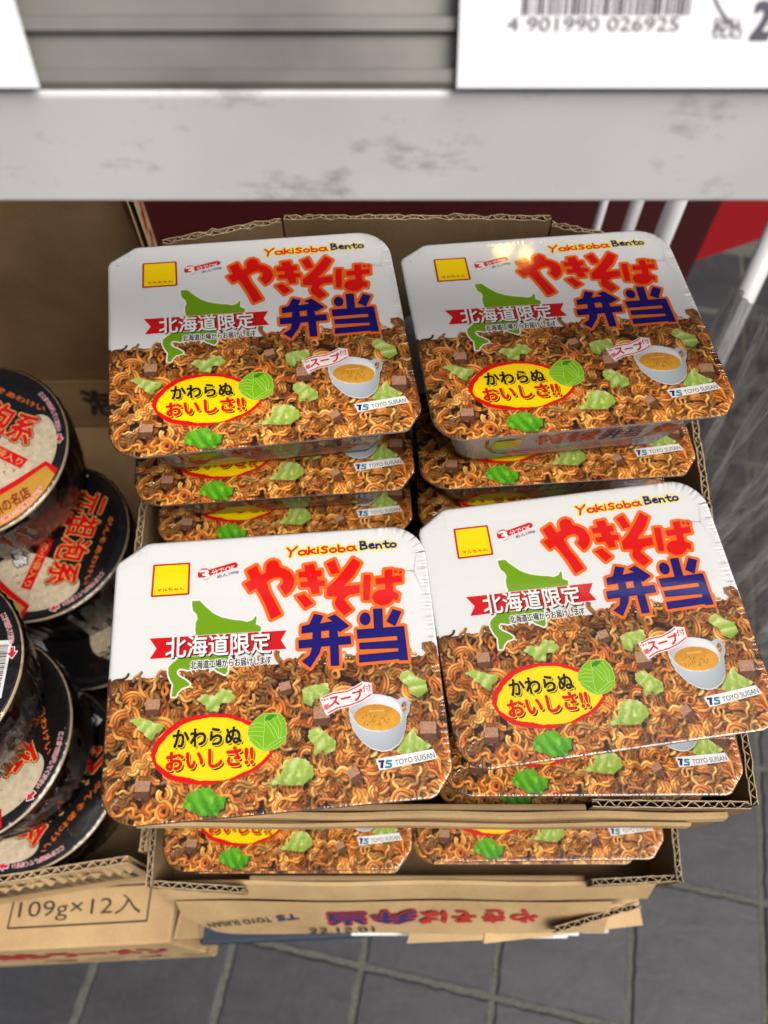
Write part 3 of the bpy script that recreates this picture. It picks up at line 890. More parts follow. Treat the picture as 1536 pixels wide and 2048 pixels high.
    for k in range(len(prof)-1):
        for i in range(NF):
            j = (i+1) % NF
            fs.append((k*NF + i, k*NF + j, (k+1)*NF + j, (k+1)*NF + i))
    mb.add(vs_, fs)
    pts, tr = union([_ins(fine_out, 6.5)])
    mb.add([L(x, y, .45) for x, y in pts], tr)
    # short gathered pleats down the right side and round the corner, and a few longer creases
    pl_ = [((179.2, yy), (179.2 - rng.uniform(2.5, 6.5), yy + rng.uniform(-.6, .6))) for yy in np.arange(24, 128, 2.3)]
    for a_ in np.arange(-80, 0, 5):
        cx_, cy_ = 159, 21; ca_, sa_ = math.cos(R(a_)), math.sin(R(a_)); ll = rng.uniform(3, 9)
        pl_.append(((cx_ + 20.4*ca_, cy_ + 20.4*sa_), (cx_ + (20.4 - ll)*ca_, cy_ + (20.4 - ll)*sa_)))
    pl_ += [((xx, 154.2), (xx + rng.uniform(-.8, .8), 154.2 - rng.uniform(2, 5))) for xx in np.arange(112, 166, 2.6)]
    for q in range(9):
        x_, y_, a_ = rng.choice([(150, 10), (172, 30), (10, 140), (165, 140), (20, 8)]) + (rng.uniform(0, 6.28),)
        ll = rng.uniform(8, 22); pl_.append(((x_, y_), (min(176, max(4, x_ + ll*math.cos(a_))), min(151, max(4, y_ + ll*math.sin(a_))))))
    for a_, b_ in pl_:
        if not (inpoly([a_[0]], [a_[1]], OUT)[0] and inpoly([b_[0]], [b_[1]], OUT)[0]): continue
        w_ = rng.uniform(.25, .5); hh = rng.uniform(.12, .35)
        dx_, dy_ = b_[0]-a_[0], b_[1]-a_[1]; l_ = math.hypot(dx_, dy_); nx_, ny_ = -dy_/l_*w_, dx_/l_*w_
        mb.add([L(a_[0]+nx_, a_[1]+ny_, .44), L(a_[0], a_[1], .44 + hh), L(a_[0]-nx_, a_[1]-ny_, .44), L(b_[0], b_[1], .45)], [(0, 1, 3), (1, 2, 3)])
    # crumpled seal tail at the near left corner
    for q in range(7):
        a0 = rng.uniform(0, 1); bx, by = 8 + q*1.6, 151.5 - (7-q)*.8 + rng.uniform(-1, 1)
        pts = [L(bx + rng.uniform(-2.5, 2.5), by + rng.uniform(-1.5, 3.5), rng.uniform(-3.5, .2)) for _ in range(4)]
        mb.add(pts, [(0, 1, 2), (0, 2, 3)])
    o = mb.build('shrink_film', FILM, root, False)
    bm = bmesh.new(); bm.from_mesh(o.data); bmesh.ops.remove_doubles(bm, verts=bm.verts, dist=2e-6); bmesh.ops.recalc_face_normals(bm, faces=bm.faces); bm.to_mesh(o.data); bm.free()
    return root

def _ins(poly, dist):
    n = len(poly); res = []
    sg = 1 if inset is not None else 1
    base = inset(poly, dist) if dist else poly
    return base

PROTO = build_pack()

PACKS = 'stacked noodle packs with printed lids'
def place_pack(x, y, zl, rx, ry, rz, label, first=False):
    o = PROTO if first else copy_tree(PROTO)
    o.rotation_euler = (R(rx), R(ry), R(rz))
    up = o.rotation_euler.to_matrix() @ Vector((0, 0, PH/1000))
    o.location = Vector((x, y, zl + H)) - up
    tag(o, label, 'noodle pack', PACKS)
    return o
place_pack(-.0596, .1325, -.4098, 2.6, 1.5, 5.3, 'noodle pack at front left, whole lid in view, overhanging the tray edge', True)
place_pack(.1189, .1648, -.4183, 3.0, -.9, 7.6, 'noodle pack at front right, turned, its lid cut by the right edge of the photo')
place_pack(-.0758, .3222, -.3585, 4.3, 2.9, 8.9, 'noodle pack on top of the back left stack')
place_pack(.1083, .3295, -.3578, .1, 1.7, 7.5, 'noodle pack on top of the back right stack, with a warm lamp glint')
place_pack(-.075, .3215, -.4200, 2.0, 1.0, 5.0, 'second noodle pack from the top of the back left stack')
place_pack(.1085, .331, -.4180, .8, .3, 4.0, 'second noodle pack from the top of the back right stack')
place_pack(-.073, .3195, -.4775, .8, 0, 3.0, 'third noodle pack from the top of the back left stack')
place_pack(.112, .3265, -.4760, .3, 0, 2.0, 'third noodle pack from the top of the back right stack')
place_pack(.124, .1505, -.4750, .3, 0, .3, 'noodle pack lying square in the tray under the turned front right pack')
place_pack(-.066, .1550, -.4735, .8, 0, 2.0, 'noodle pack directly under the front left pack')
place_pack(-.0705, .1195, -.602, .5, 0, .6, 'left noodle pack in the lower tray, its front strip showing below the upper tray')
place_pack(.1125, .1260, -.602, .5, 0, .6, 'right noodle pack in the lower tray, its front strip showing below the upper tray')
# the hidden bottom layers that carry the rows in view share one label
for x, y, zl in ((-.071, .3215, -.5345), (.113, .326, -.5330), (.124, .151, -.5325), (-.066, .155, -.5315), (-.0705, .1215, -.6595), (.1125, .128, -.6595)):
    o = place_pack(x, y, zl, 0, 0, 0, 'noodle pack buried under the packs above it')
    for c in list(o.children):
        if c.name.split('.')[0] == 'shrink_film': bpy.data.objects.remove(c)
# ================================================================ corrugated cardboard
def corr_wall(p0, p1, z0, z1, mb=None, t=.0046, pitch=.0082, z1b=None, rag=.0006, lean=(0, 0), wave=.00012):
    """a corrugated panel standing on the line p0-p1 (plan), with real fluting between two liners; top from z1 (at p0) to z1b (at p1)"""
    mb = mb or MB()
    z1b = z1 if z1b is None else z1b
    a, b = Vector((*p0, 0)), Vector((*p1, 0))
    ax = (b - a); ln = ax.length; ax.normalize(); nr = Vector((-ax.y, ax.x, 0))
    n = max(2, int(ln/pitch*2))
    lt = .0006
    le = Vector((lean[0], lean[1], 0))
    top = lambda s: z1 + (z1b - z1)*s
    wob = [rng.gauss(0, wave) for _ in range(n+1)]
    def strip(o0, o1, m, jag):
        vs_, fs = [], []
        for i in range(n+1):
            s = i/n
            q = a + ax*(ln*s) + nr*wob[i]
            zt = top(s) + rng.gauss(0, jag)
            vs_ += [q + nr*o0 + Vector((0, 0, z0)), q + nr*o1 + Vector((0, 0, z0)), q + nr*o1 + le + Vector((0, 0, zt)), q + nr*o0 + le + Vector((0, 0, zt))]
        fm_ = []
        for i in range(n):
            k = i*4; l = k + 4
            fs += [(k, l, l+3, k+3), (k+1, k+2, l+2, l+1), (k+3, l+3, l+2, k+2), (k, k+1, l+1, l)]
            fm_ += [m, m, 1, m]
        fs += [(0, 3, 2, 1), (n*4, n*4+1, n*4+2, n*4+3)]
        fm_ += [1, 1]
        k0 = len(mb.v)
        mb.v += [tuple(v) for v in vs_]; mb.f += [tuple(i + k0 for i in f) for f in fs]; mb.m += fm_
    strip(-t/2, -t/2 + lt, 0, rag); strip(t/2 - lt, t/2, 0, rag)
    # fluting
    per = ln/(n/2)
    m_ = int(n/2*8)
    vs_, fs = [], []
    amp = t/2 - lt*1.3
    for i in range(m_+1):
        s = i/m_
        ph = s*(n/2)*2*math.pi + .7*math.sin(ln*s*210 + ln*90) + .5*math.sin(ln*s*83)
        o = amp*math.sin(ph) + rng.gauss(0, .0001)
        q = a + ax*(ln*s) + nr*(o + wob[min(n, int(s*n))])
        tx = Vector((-(amp*math.cos(ph)*2*math.pi/per)*nr.x + 0, 0, 0))
        tan = (ax + nr*(amp*math.cos(ph)*2*math.pi/per)).normalized()
        side = Vector((-tan.y, tan.x, 0))*.00026
        zt = top(s) - .0003 + rng.gauss(0, rag)
        zb = max(z0, zt - .03)
        vs_ += [q - side + Vector((0, 0, zb)), q + side + Vector((0, 0, zb)), q + side + le + Vector((0, 0, zt)), q - side + le + Vector((0, 0, zt))]
    for i in range(m_):
        k = i*4; l = k + 4
        fs += [(k, l, l+3, k+3), (k+1, k+2, l+2, l+1)]
    mb.add(vs_, fs, 0)
    fs = [(i*4+3, i*4+7, i*4+6, i*4+2) for i in range(m_)]
    k0 = len(mb.v) - len(vs_)
    mb.f += [tuple(j + k0 for j in f) for f in fs]; mb.m += [1]*len(fs)
    return mb
CM = [CARD_SHADED, CARD_EDGE]
CMO = [CARD, CARD_EDGE]
Z = lambda z: z + H

def quad_sheet(poly, thick_=.004, mats=None, name='flap', parent=None, nrm=None):
    """a cardboard flap: planar polygon with thickness; edges get the pale cut-edge material"""
    P = [Vector(p) for p in poly]
    nn = (P[1]-P[0]).cross(P[-1]-P[0]).normalized() if nrm is None else Vector(nrm).normalized()
    mb = MB(); n = len(P)
    b = [p - nn*thick_ for p in P]
    mb.add(P + b, [tuple(range(n)), tuple(range(2*n-1, n-1, -1))], 0)
    mb.f += [(i, i+n, (i+1) % n + n, (i+1) % n) for i in range(n)]; mb.m += [1]*n
    return mb.build(name, mats or CMO, parent)

def crease_sheet(rows, name, parent, mats=None, thick_=.004):
    """a bent flap: rows of points (same count), extruded downward along z by thickness"""
    mb = MB(); w = len(rows[0])
    V = [Vector(p) for r in rows for p in r]
    B = [v + Vector((0, .0008, -thick_)) for v in V]
    mb.add(V + B, [(r*w+i, r*w+i+1, (r+1)*w+i+1, (r+1)*w+i) for r in range(len(rows)-1) for i in range(w-1)], 0)
    nV = len(V)
    mb.f += [tuple(j + nV for j in reversed(f)) for f in list(mb.f)]; mb.m += [0]*(len(rows)-1)*(w-1)
    rim = [i for i in range(w)] + [r*w + w-1 for r in range(1, len(rows))] + [(len(rows)-1)*w + i for i in range(w-2, -1, -1)] + [r*w for r in range(len(rows)-2, 0, -1)]
    k = len(rim)
    mb.f += [(rim[i], rim[i]+nV, rim[(i+1) % k]+nV, rim[(i+1) % k]) for i in range(k)]; mb.m += [1]*k
    o = mb.build(name, mats or CMO, parent)
    bm = bmesh.new(); bm.from_mesh(o.data); bmesh.ops.recalc_face_normals(bm, faces=bm.faces); bm.to_mesh(o.data); bm.free()
    return o

# ---------------------------------------------------------------- upper tray
up = empty('cardboard_tray', (.028, .23, Z(-.600)))
tag(up, 'upper open cardboard tray that the front noodle packs sit in', 'cardboard tray')
inv = Matrix.Translation((-.028, -.23, -Z(-.600)))
def sub(o, root):
    """parent an object built in world coordinates without moving it"""
    o.parent = root
    o.matrix_parent_inverse = (Matrix.Translation(root.location) @ root.rotation_euler.to_matrix().to_4x4()).inverted()
    return o
X0, X1, Y0_, Y1_ = -.1725, .2275, .0715, .412
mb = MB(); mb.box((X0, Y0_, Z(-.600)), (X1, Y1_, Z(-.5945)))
sub(mb.build('base', CARD_SHADED), up)
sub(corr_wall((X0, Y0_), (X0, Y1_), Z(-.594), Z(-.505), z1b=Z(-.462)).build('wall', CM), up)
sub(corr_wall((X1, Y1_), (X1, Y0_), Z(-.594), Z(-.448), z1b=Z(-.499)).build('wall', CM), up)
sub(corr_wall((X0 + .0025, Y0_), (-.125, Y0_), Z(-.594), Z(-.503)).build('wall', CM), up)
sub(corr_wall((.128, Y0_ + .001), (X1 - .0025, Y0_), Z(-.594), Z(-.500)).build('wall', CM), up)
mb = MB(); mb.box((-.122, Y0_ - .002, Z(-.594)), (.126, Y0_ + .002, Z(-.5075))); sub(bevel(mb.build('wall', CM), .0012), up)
# the middle of the front wall folded outwards and hanging down
crs = []
for (y, z) in ((Y0_ - .003, -.5065), (Y0_ - .0050, -.5058), (Y0_ - .0066, -.5085), (Y0_ - .0074, -.516)):
    crs.append([(x, y + .0006*math.sin(x*60), Z(z + .0012*math.sin(x*23))) for x in np.linspace(-.150, .213, 24)])
sub(crease_sheet(crs, 'flap', None, CMO, .0022), up)
crs = []
for (y, z) in ((Y0_ - .0090, -.5100), (Y0_ - .0108, -.5125), (Y0_ - .0112, -.520)):
    crs.append([(x, y + .0005*math.sin(x*45 + 1), Z(z + .0009*math.sin(x*31 + 2))) for x in np.linspace(-.155, .190, 20)])
sub(crease_sheet(crs, 'flap', None, CMO, .002), up)
# high back wall of three panels
bk = [(-.150, .420), (-.069, .437), (.114, .437), (.182, .425)]
for i, (za, zb) in enumerate(((-.3640, -.3610), (-.3585, -.3585), (-.3640, -.3700))):
    p, q = bk[i], bk[i+1]
    sub(corr_wall((p[0] + .001, p[1]), (q[0] - .001, q[1]), Z(-.594), Z(za), z1b=Z(zb), rag=.0006, lean=(0, -.010), wave=0).build('wall', CM), up)

# ---------------------------------------------------------------- lower tray
lo = empty('cardboard_tray', (.024, .22, Z(-.745)))
tag(lo, 'lower open cardboard tray whose front flap hangs down with upside-down printing', 'cardboard tray')
lo.name = 'cardboard_tray'
X0, X1, Y0_, Y1_ = -.180, .227, .0345, .400
mb = MB(); mb.box((X0, Y0_ + .0032, Z(-.746)), (X1, Y1_, Z(-.7175)))
sub(mb.build('base', CARD_SHADED), lo)
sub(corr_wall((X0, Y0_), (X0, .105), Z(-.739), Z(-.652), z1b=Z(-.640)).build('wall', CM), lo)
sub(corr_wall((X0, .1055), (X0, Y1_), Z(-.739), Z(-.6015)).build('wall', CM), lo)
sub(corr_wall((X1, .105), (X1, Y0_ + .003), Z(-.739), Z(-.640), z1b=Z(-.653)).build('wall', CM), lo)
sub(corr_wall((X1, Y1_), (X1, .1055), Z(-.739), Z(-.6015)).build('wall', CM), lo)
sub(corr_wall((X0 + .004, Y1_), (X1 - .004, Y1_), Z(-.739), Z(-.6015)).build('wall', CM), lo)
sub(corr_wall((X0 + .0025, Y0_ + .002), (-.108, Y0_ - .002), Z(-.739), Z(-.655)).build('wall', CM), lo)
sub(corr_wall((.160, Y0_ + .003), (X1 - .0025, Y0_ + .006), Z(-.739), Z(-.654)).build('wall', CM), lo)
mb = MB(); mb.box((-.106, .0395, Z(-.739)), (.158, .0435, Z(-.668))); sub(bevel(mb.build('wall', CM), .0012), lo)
# front flap: slopes out, then the printed part hangs
crs = []
for (y, z) in ((.0392, -.6675), (.0365, -.6700), (.0275, -.698)):
    crs.append([(x, y + .0007*math.sin(x*40), Z(z + .001*math.sin(x*25))) for x in np.linspace(-.178, .214, 26)])
sub(crease_sheet(crs, 'flap', None, CMO, .003), lo)
crs = []
FU = lambda x, v: (x, .0262 - .0225*v - .004*max(0, x - .05)*8*0, Z(-.702 - .060*v + max(0, (x + .02))*.10*v))
xs = np.linspace(-.170, .186, 30)
for v in (0, .25, .5, .75, 1.0):
    row = []
    for x in xs:
        ve = v
        if x < -.142: ve = v*(.45 + .55*max(0, (x + .170)/.028))
        p = FU(x, ve)
        row.append((p[0], p[1] + .0006*math.sin(x*35 + v*2), p[2]))
    crs.append(row)
hang = sub(crease_sheet(crs, 'printed_flap', None, CMO, .003), lo)
def FlapMap(x, y, z):      # millimetres along the flap; lettering is upside down
    q = FU(x/1000, y/60)
    return (q[0], q[1] - .0012 - z/1000, q[2] + .0012)
p = Print(FlapMap); p.flat = False
blu = plain('card_ink_navy', lin(44, 46, 96), .7); rdk = plain('card_ink_red', lin(176, 40, 40), .7); blk = plain('card_ink_black', lin(46, 38, 30), .7)
p.layer(text_box('TOYO SUISAN', [(-96, 26), (-150, 38), (-148, 46), (-94, 34)], .02), blk, .2)
p.layer(text_box('TS', [(-72, 20), (-90, 24), (-89, 33), (-71, 29)], .06), blu, .2)
p.layer(text_box('弁当', [(26, 14), (-46, 19), (-45, 40), (27, 36)], .12), rdk, .2)
p.layer(text_box('弁当', [(26, 14), (-46, 19), (-45, 40), (27, 36)], .05), blu, .4)
p.layer(text_box('やきそば', [(126, 12), (30, 16), (31, 37), (128, 36)], .05), rdk, .2)
p.layer(text_box('22.12.01', [(-64, 58), (-8, 54), (-8, 44), (-64, 47)], .02), blk, .3)
sub(p.build('flap_lettering'), hang)

# ---------------------------------------------------------------- what the lower tray stands on
bx = empty('flattened_box', (.03, .2, Z(-.790)))
tag(bx, 'crushed cardboard box with splayed flaps under the lower tray', 'cardboard box')
mb = MB(); mb.box((-.165, .026, Z(-.790)), (.222, .395, Z(-.7475))); sub(bevel(mb.build('body', CMO), .003), bx)
sub(corr_wall((.140, .006), (.213, .0245), Z(-.735), Z(-.712), z1b=Z(-.716), rag=.0007).build('flap', CM), bx)
sub(quad_sheet([(.085, -.004, Z(-.752)), (.226, .010, Z(-.762)), (.222, .034, Z(-.752)), (.090, .030, Z(-.742))], .003, CMO, 'flap'), bx)
sub(quad_sheet([(.02, -.004, Z(-.778)), (.150, .001, Z(-.780)), (.155, .028, Z(-.772)), (.03, .026, Z(-.770))], .003, CMO, 'flap'), bx)
WHITEB = plain('white_board', (.78, .78, .77), .45, .05, 40)
bd = empty('white_board', (.03, .2, Z(-.812)))
tag(bd, 'white board showing as two thin strips under the crushed cardboard box', 'board')
mb = MB(); mb.box((-.03, .002, Z(-.801)), (.176, .39, Z(-.7915))); sub(bevel(mb.build('sheet', WHITEB), .001), bd)
mb = MB(); mb.box((.035, .000, Z(-.812)), (.168, .39, Z(-.8025))); sub(bevel(mb.build('sheet', WHITEB), .001), bd)
mb = MB(); mb.box((.178, .004, Z(-.815)), (.204, .05, Z(-.793)))
wb = bevel(mb.build('foam_block', plain('grey_foam', (.55, .52, .46), .8, .35, 160, .6)), .002, 2)
tag(wb, 'small grey-white foam block beside the end of the white board', 'block')
cr = empty('plastic_crate', (.02, .2, 0))
tag(cr, 'dark blue plastic crate at the bottom of the noodle pack stack', 'crate')
DKB = plain('dark_blue_plastic', lin(38, 50, 66), .5, .1, 60)
mb = MB()
mb.box((-.165, .012, .004), (.205, .39, Z(-.868))); sub(bevel(mb.build('body', DKB), .004), cr)
mb = MB(); mb.prism([(-.172, -.006, Z(-.8675)), (.196, .010, Z(-.8675)), (.196, .395, Z(-.8675)), (-.172, .395, Z(-.8675))], (0, 0, .051)); sub(bevel(mb.build('rim', DKB), .004), cr)

# ---------------------------------------------------------------- cup noodle box on the left
cb = empty('cup_tray', (-.34, .28, Z(-.738)))
tag(cb, 'open cardboard tray full of black cup noodles at left', 'cardboard tray')
# plan corners
Fa, Fb = (-.186, .0545), (-.56, -.001)
poly = [Fa, (-.186, .525), (-.60, .525), Fb]
mb = MB(); mb.prism([(x, y, Z(-.744)) for x, y in poly], (0, 0, .005)); sub(mb.build('base', CARD_SHADED), cb)
sub(corr_wall((Fb[0], Fb[1] - .005), (Fa[0] - .010, Fa[1] - .0065), Z(-.738), Z(-.6435), z1b=Z(-.6435), t=.0054, pitch=.0086, lean=(0, .005)).build('wall', CMO), cb)
sub(corr_wall((Fa[0], Fa[1] + .004), (Fa[0], .26), Z(-.738), Z(-.6435), z1b=Z(-.640), t=.0052).build('wall', CMO), cb)
sub(corr_wall((Fa[0], .262), (Fa[0], .466), Z(-.738), Z(-.640), z1b=Z(-.60), t=.0052).build('wall', CMO), cb)
tall = sub(corr_wall((Fa[0] + .002, .468), (Fa[0] - .012, .522), Z(-.738), Z(-.350), t=.0052).build('wall', CMO), cb)
# back panel with its crease
mb = MB()
mb.prism([(-.62, .522, Z(-.738)), (-.62, .522, Z(-.652)), (-.62, .527, Z(-.652)), (-.62, .527, Z(-.738))], (.424, 0, 0))
mb.prism([(-.62, .522, Z(-.6515)), (-.62, .470, Z(-.330)), (-.62, .475, Z(-.329)), (-.62, .527, Z(-.6515))], (.424, 0, 0))
sub(bevel(mb.build('back_panel', CM), .0015), cb)
mb = MB(); mb.box((-.600, .0, Z(-.738)), (-.595, .52, Z(-.300))); sub(bevel(mb.build('wall', CM), .0015), cb)  # unseen left side, closes the tray and is tall to block light
# red lettering on the tall wall and dark lettering low on the back panel
def TallMap(x, y, z):      # x downwards mm from the top, y across
    t = y/54
    return (Fa[0] + .002 - .014*t + .0030 + z/1000, .468 + .054*t, Z(-.36) - x/1000)
p = Print(TallMap); p.flat = False
p.layer(text_box('やきそば', [(12, 40), (120, 40), (120, 12), (12, 12)], .04), rdk, .2)
sub(p.build('wall_lettering'), tall)
def BackMap(x, y, z):
    return (x/1000, .5215 - z/1000, Z(y/1000))
p = Print(BackMap); p.flat = False
p.layer(text_box('泡', [(-332, -712), (-300, -712), (-300, -668), (-332, -668)], .05), blk, .3)
p.layer(text_box('系', [(-296, -712), (-264, -712), (-264, -668), (-296, -668)], .05), blk, .3)
sub(p.build('panel_lettering'), cb)
# print on the front wall of the cup tray (foreshortened): repeat of the count and a barcode
fdir = Vector((Fa[0]-Fb[0], Fa[1]-Fb[1], 0)).normalized(); fn = Vector((fdir.y, -fdir.x, 0))
def FrontMap(x, y, z):     # x mm leftwards from the right corner, y mm below the rim
    q = Vector((*Fa, 0)) - fdir*(x/1000) + fn*(.0034 + z/1000) + Vector((0, -.005*(y/95), 0))
    return (q.x, q.y, Z(-.6435) - y/1000)
p = Print(FrontMap); p.flat = False
p.layer(text_box('109g×12入', [(130, 24), (32, 24), (32, 8), (130, 8)], .01), blk, .2)
bars = []
xx = 30.0
while xx < 130:
    w = rng.choice([.5, .8, 1.2]); bars.append([(xx, 34), (xx + w, 34), (xx + w, 60), (xx, 60)]); xx += w + rng.choice([.6, 1.0, 1.4])
for q in (([(18, 31), (140, 31), (140, 32.5), (18, 32.5)]), ([(18, 61.5), (140, 61.5), (140, 63), (18, 63)]), ([(18, 31), (22, 31), (22, 63), (18, 63)])): bars.append(q)
p.layer(union(bars), blk, .2)
sub(p.build('front_lettering'), cb)

# ---------------------------------------------------------------- closed carton under it
cx = empty('closed_carton', (-.37, .25, 0))
tag(cx, 'closed kraft carton marked 109g×12入 under the cup noodle tray', 'cardboard box')
poly = [(-.1815, -.0035), (-.172, .50), (-.60, .50), (-.60, -.022)]
mb = MB()
n = 4
top = [Vector((x, y, Z(-.746))) for x, y in poly]
bot = [Vector((x + (.004 if x > -.3 else 0), y - (.013 if y < .1 else 0), Z(-.945))) for x, y in poly]
mb.add(top + bot, [(0, 1, 2, 3), (7, 6, 5, 4)] + [(i, i+4, (i+1) % 4 + 4, (i+1) % 4) for i in range(4)])
o = mb.build('body', CMO)
bm = bmesh.new(); bm.from_mesh(o.data); bmesh.ops.recalc_face_normals(bm, faces=bm.faces); bm.to_mesh(o.data); bm.free()
sub(bevel(o, .0025, 3), cx)
# a stub flap at its right end
sub(quad_sheet([(-.1785, -.0005, Z(-.7535)), (-.1685, .0, Z(-.80)), (-.166, .0, Z(-.935)), (-.1640, .06, Z(-.935)), (-.170, .06, Z(-.755))], .002, CMO, 'flap', None, (1, 0, .1)), cx)
ed = Vector((poly[0][0]-poly[3][0], poly[0][1]-poly[3][1], 0)).normalized()
def TopMap(x, y, z):       # mm leftwards and backwards from the front right corner
    q = Vector((*poly[0], 0)) - ed*(x/1000) + Vector((-ed.y, ed.x, 0))*(y/1000)
    return (q.x, q.y, Z(-.746) + z/1000)
p = Print(TopMap)
bl_ = [(127, 22), (16, 21)]
fr_ = []
for a_, b_ in (((139, 17), (21, 17.5)), ((21, 17.5), (19.5, 46)), ((137, 43), (139, 17)), ((19.5, 46), (90, 45.8))): fr_ += thick([a_, b_], .75, cap=False)
p.layer(union(fr_), blk, .15)
p.layer(text_box('109g×12入', [(132, 21), (27, 21), (27, 39), (132, 39)], .0), blk, .15)
sub(p.build('lettering'), cx)
def CFront(x, y, z):
    t = y/199
    q = Vector((*poly[0], 0)) - ed*(x/1000) + Vector((.004*t, -.013*t - .0004 - z/1000, 0))
    return (q.x, q.y, Z(-.746) - y/1000)
p = Print(CFront); p.flat = False
p.layer(text_box('元祖泡系 博多ラーメン', [(300, 100), (20, 100), (20, 40), (300, 40)], .05), rdk, .3)
p.layer(text_box('ラーメン', [(160, 160), (-10, 160), (-10, 130), (160, 130)], .02), blk, .3)
sub(p.build('front_lettering'), cx)
pl = empty('wooden_pallet', (-.35, .2, 0))
tag(pl, 'low dark pallet carrying the closed carton', 'pallet')
mb = MB(); mb.box((-.62, .02, .10), (-.20, .48, Z(-.946))); sub(mb.build('deck', plain('pallet_grey', (.10, .095, .09), .8, .2, 40)), pl)
for x in (-.6, -.42, -.25):
    mb = MB(); mb.box((x, .02, .004), (x + .05, .48, .0995)); sub(mb.build('bearer', MATS['pallet_grey']), pl)
# ================================================================ cup noodles
CR, CH = 73.0, 86.0
BLACKL = plain('black_lid', lin(26, 24, 24), .28, spec=.5)
CREAM = plain('soup_print', lin(214, 200, 172), .4, .16, 260)
GOLD = plain('gold_print', lin(206, 158, 60), .35, .14, 40)
RIMC = plain('cup_rim', lin(196, 176, 140), .45)
def CL(x, y, z):          # cup lid mm, origin at the centre, y down
    return (x/1000, -y/1000, (CH + z)/1000)
def blob(pts, n=6):
    """closed smooth curve through points (Catmull-Rom)"""
    m = len(pts); out = []
    for i in range(m):
        p0, p1, p2, p3 = [np.array(pts[(i+k) % m], float) for k in (-1, 0, 1, 2)]
        for t in np.linspace(0, 1, n, endpoint=False):
            out.append(tuple(.5*((2*p1) + (-p0+p2)*t + (2*p0-5*p1+4*p2-p3)*t*t + (-p0+3*p1-3*p2+p3)*t**3)))
    return out
def clip_disc(poly, r):
    return [((x, y) if math.hypot(x, y) <= r else (x/math.hypot(x, y)*r, y/math.hypot(x, y)*r)) for x, y in poly]

def rim_text(p, body, r, a0, a1, h, mat1, mat2):
    """small lettering bent along the rim"""
    for grow, mat, z in ((.09, mat2, .13), (.03, mat1, .16)):
        pts, tris = fatten(*glyphs(body), grow)
        xs = [q[0] for q in pts]; x0, x1 = min(xs), max(xs)
        y0, y1 = -.1, .85
        out = []
        for x, y in pts:
            t = R(a0 + (a1 - a0)*(x - x0)/(x1 - x0)); rr = r + (y - y0)/(y1 - y0)*h
            out.append((rr*math.sin(t), -rr*math.cos(t)))
        p.layer((out, tris), mat, z)

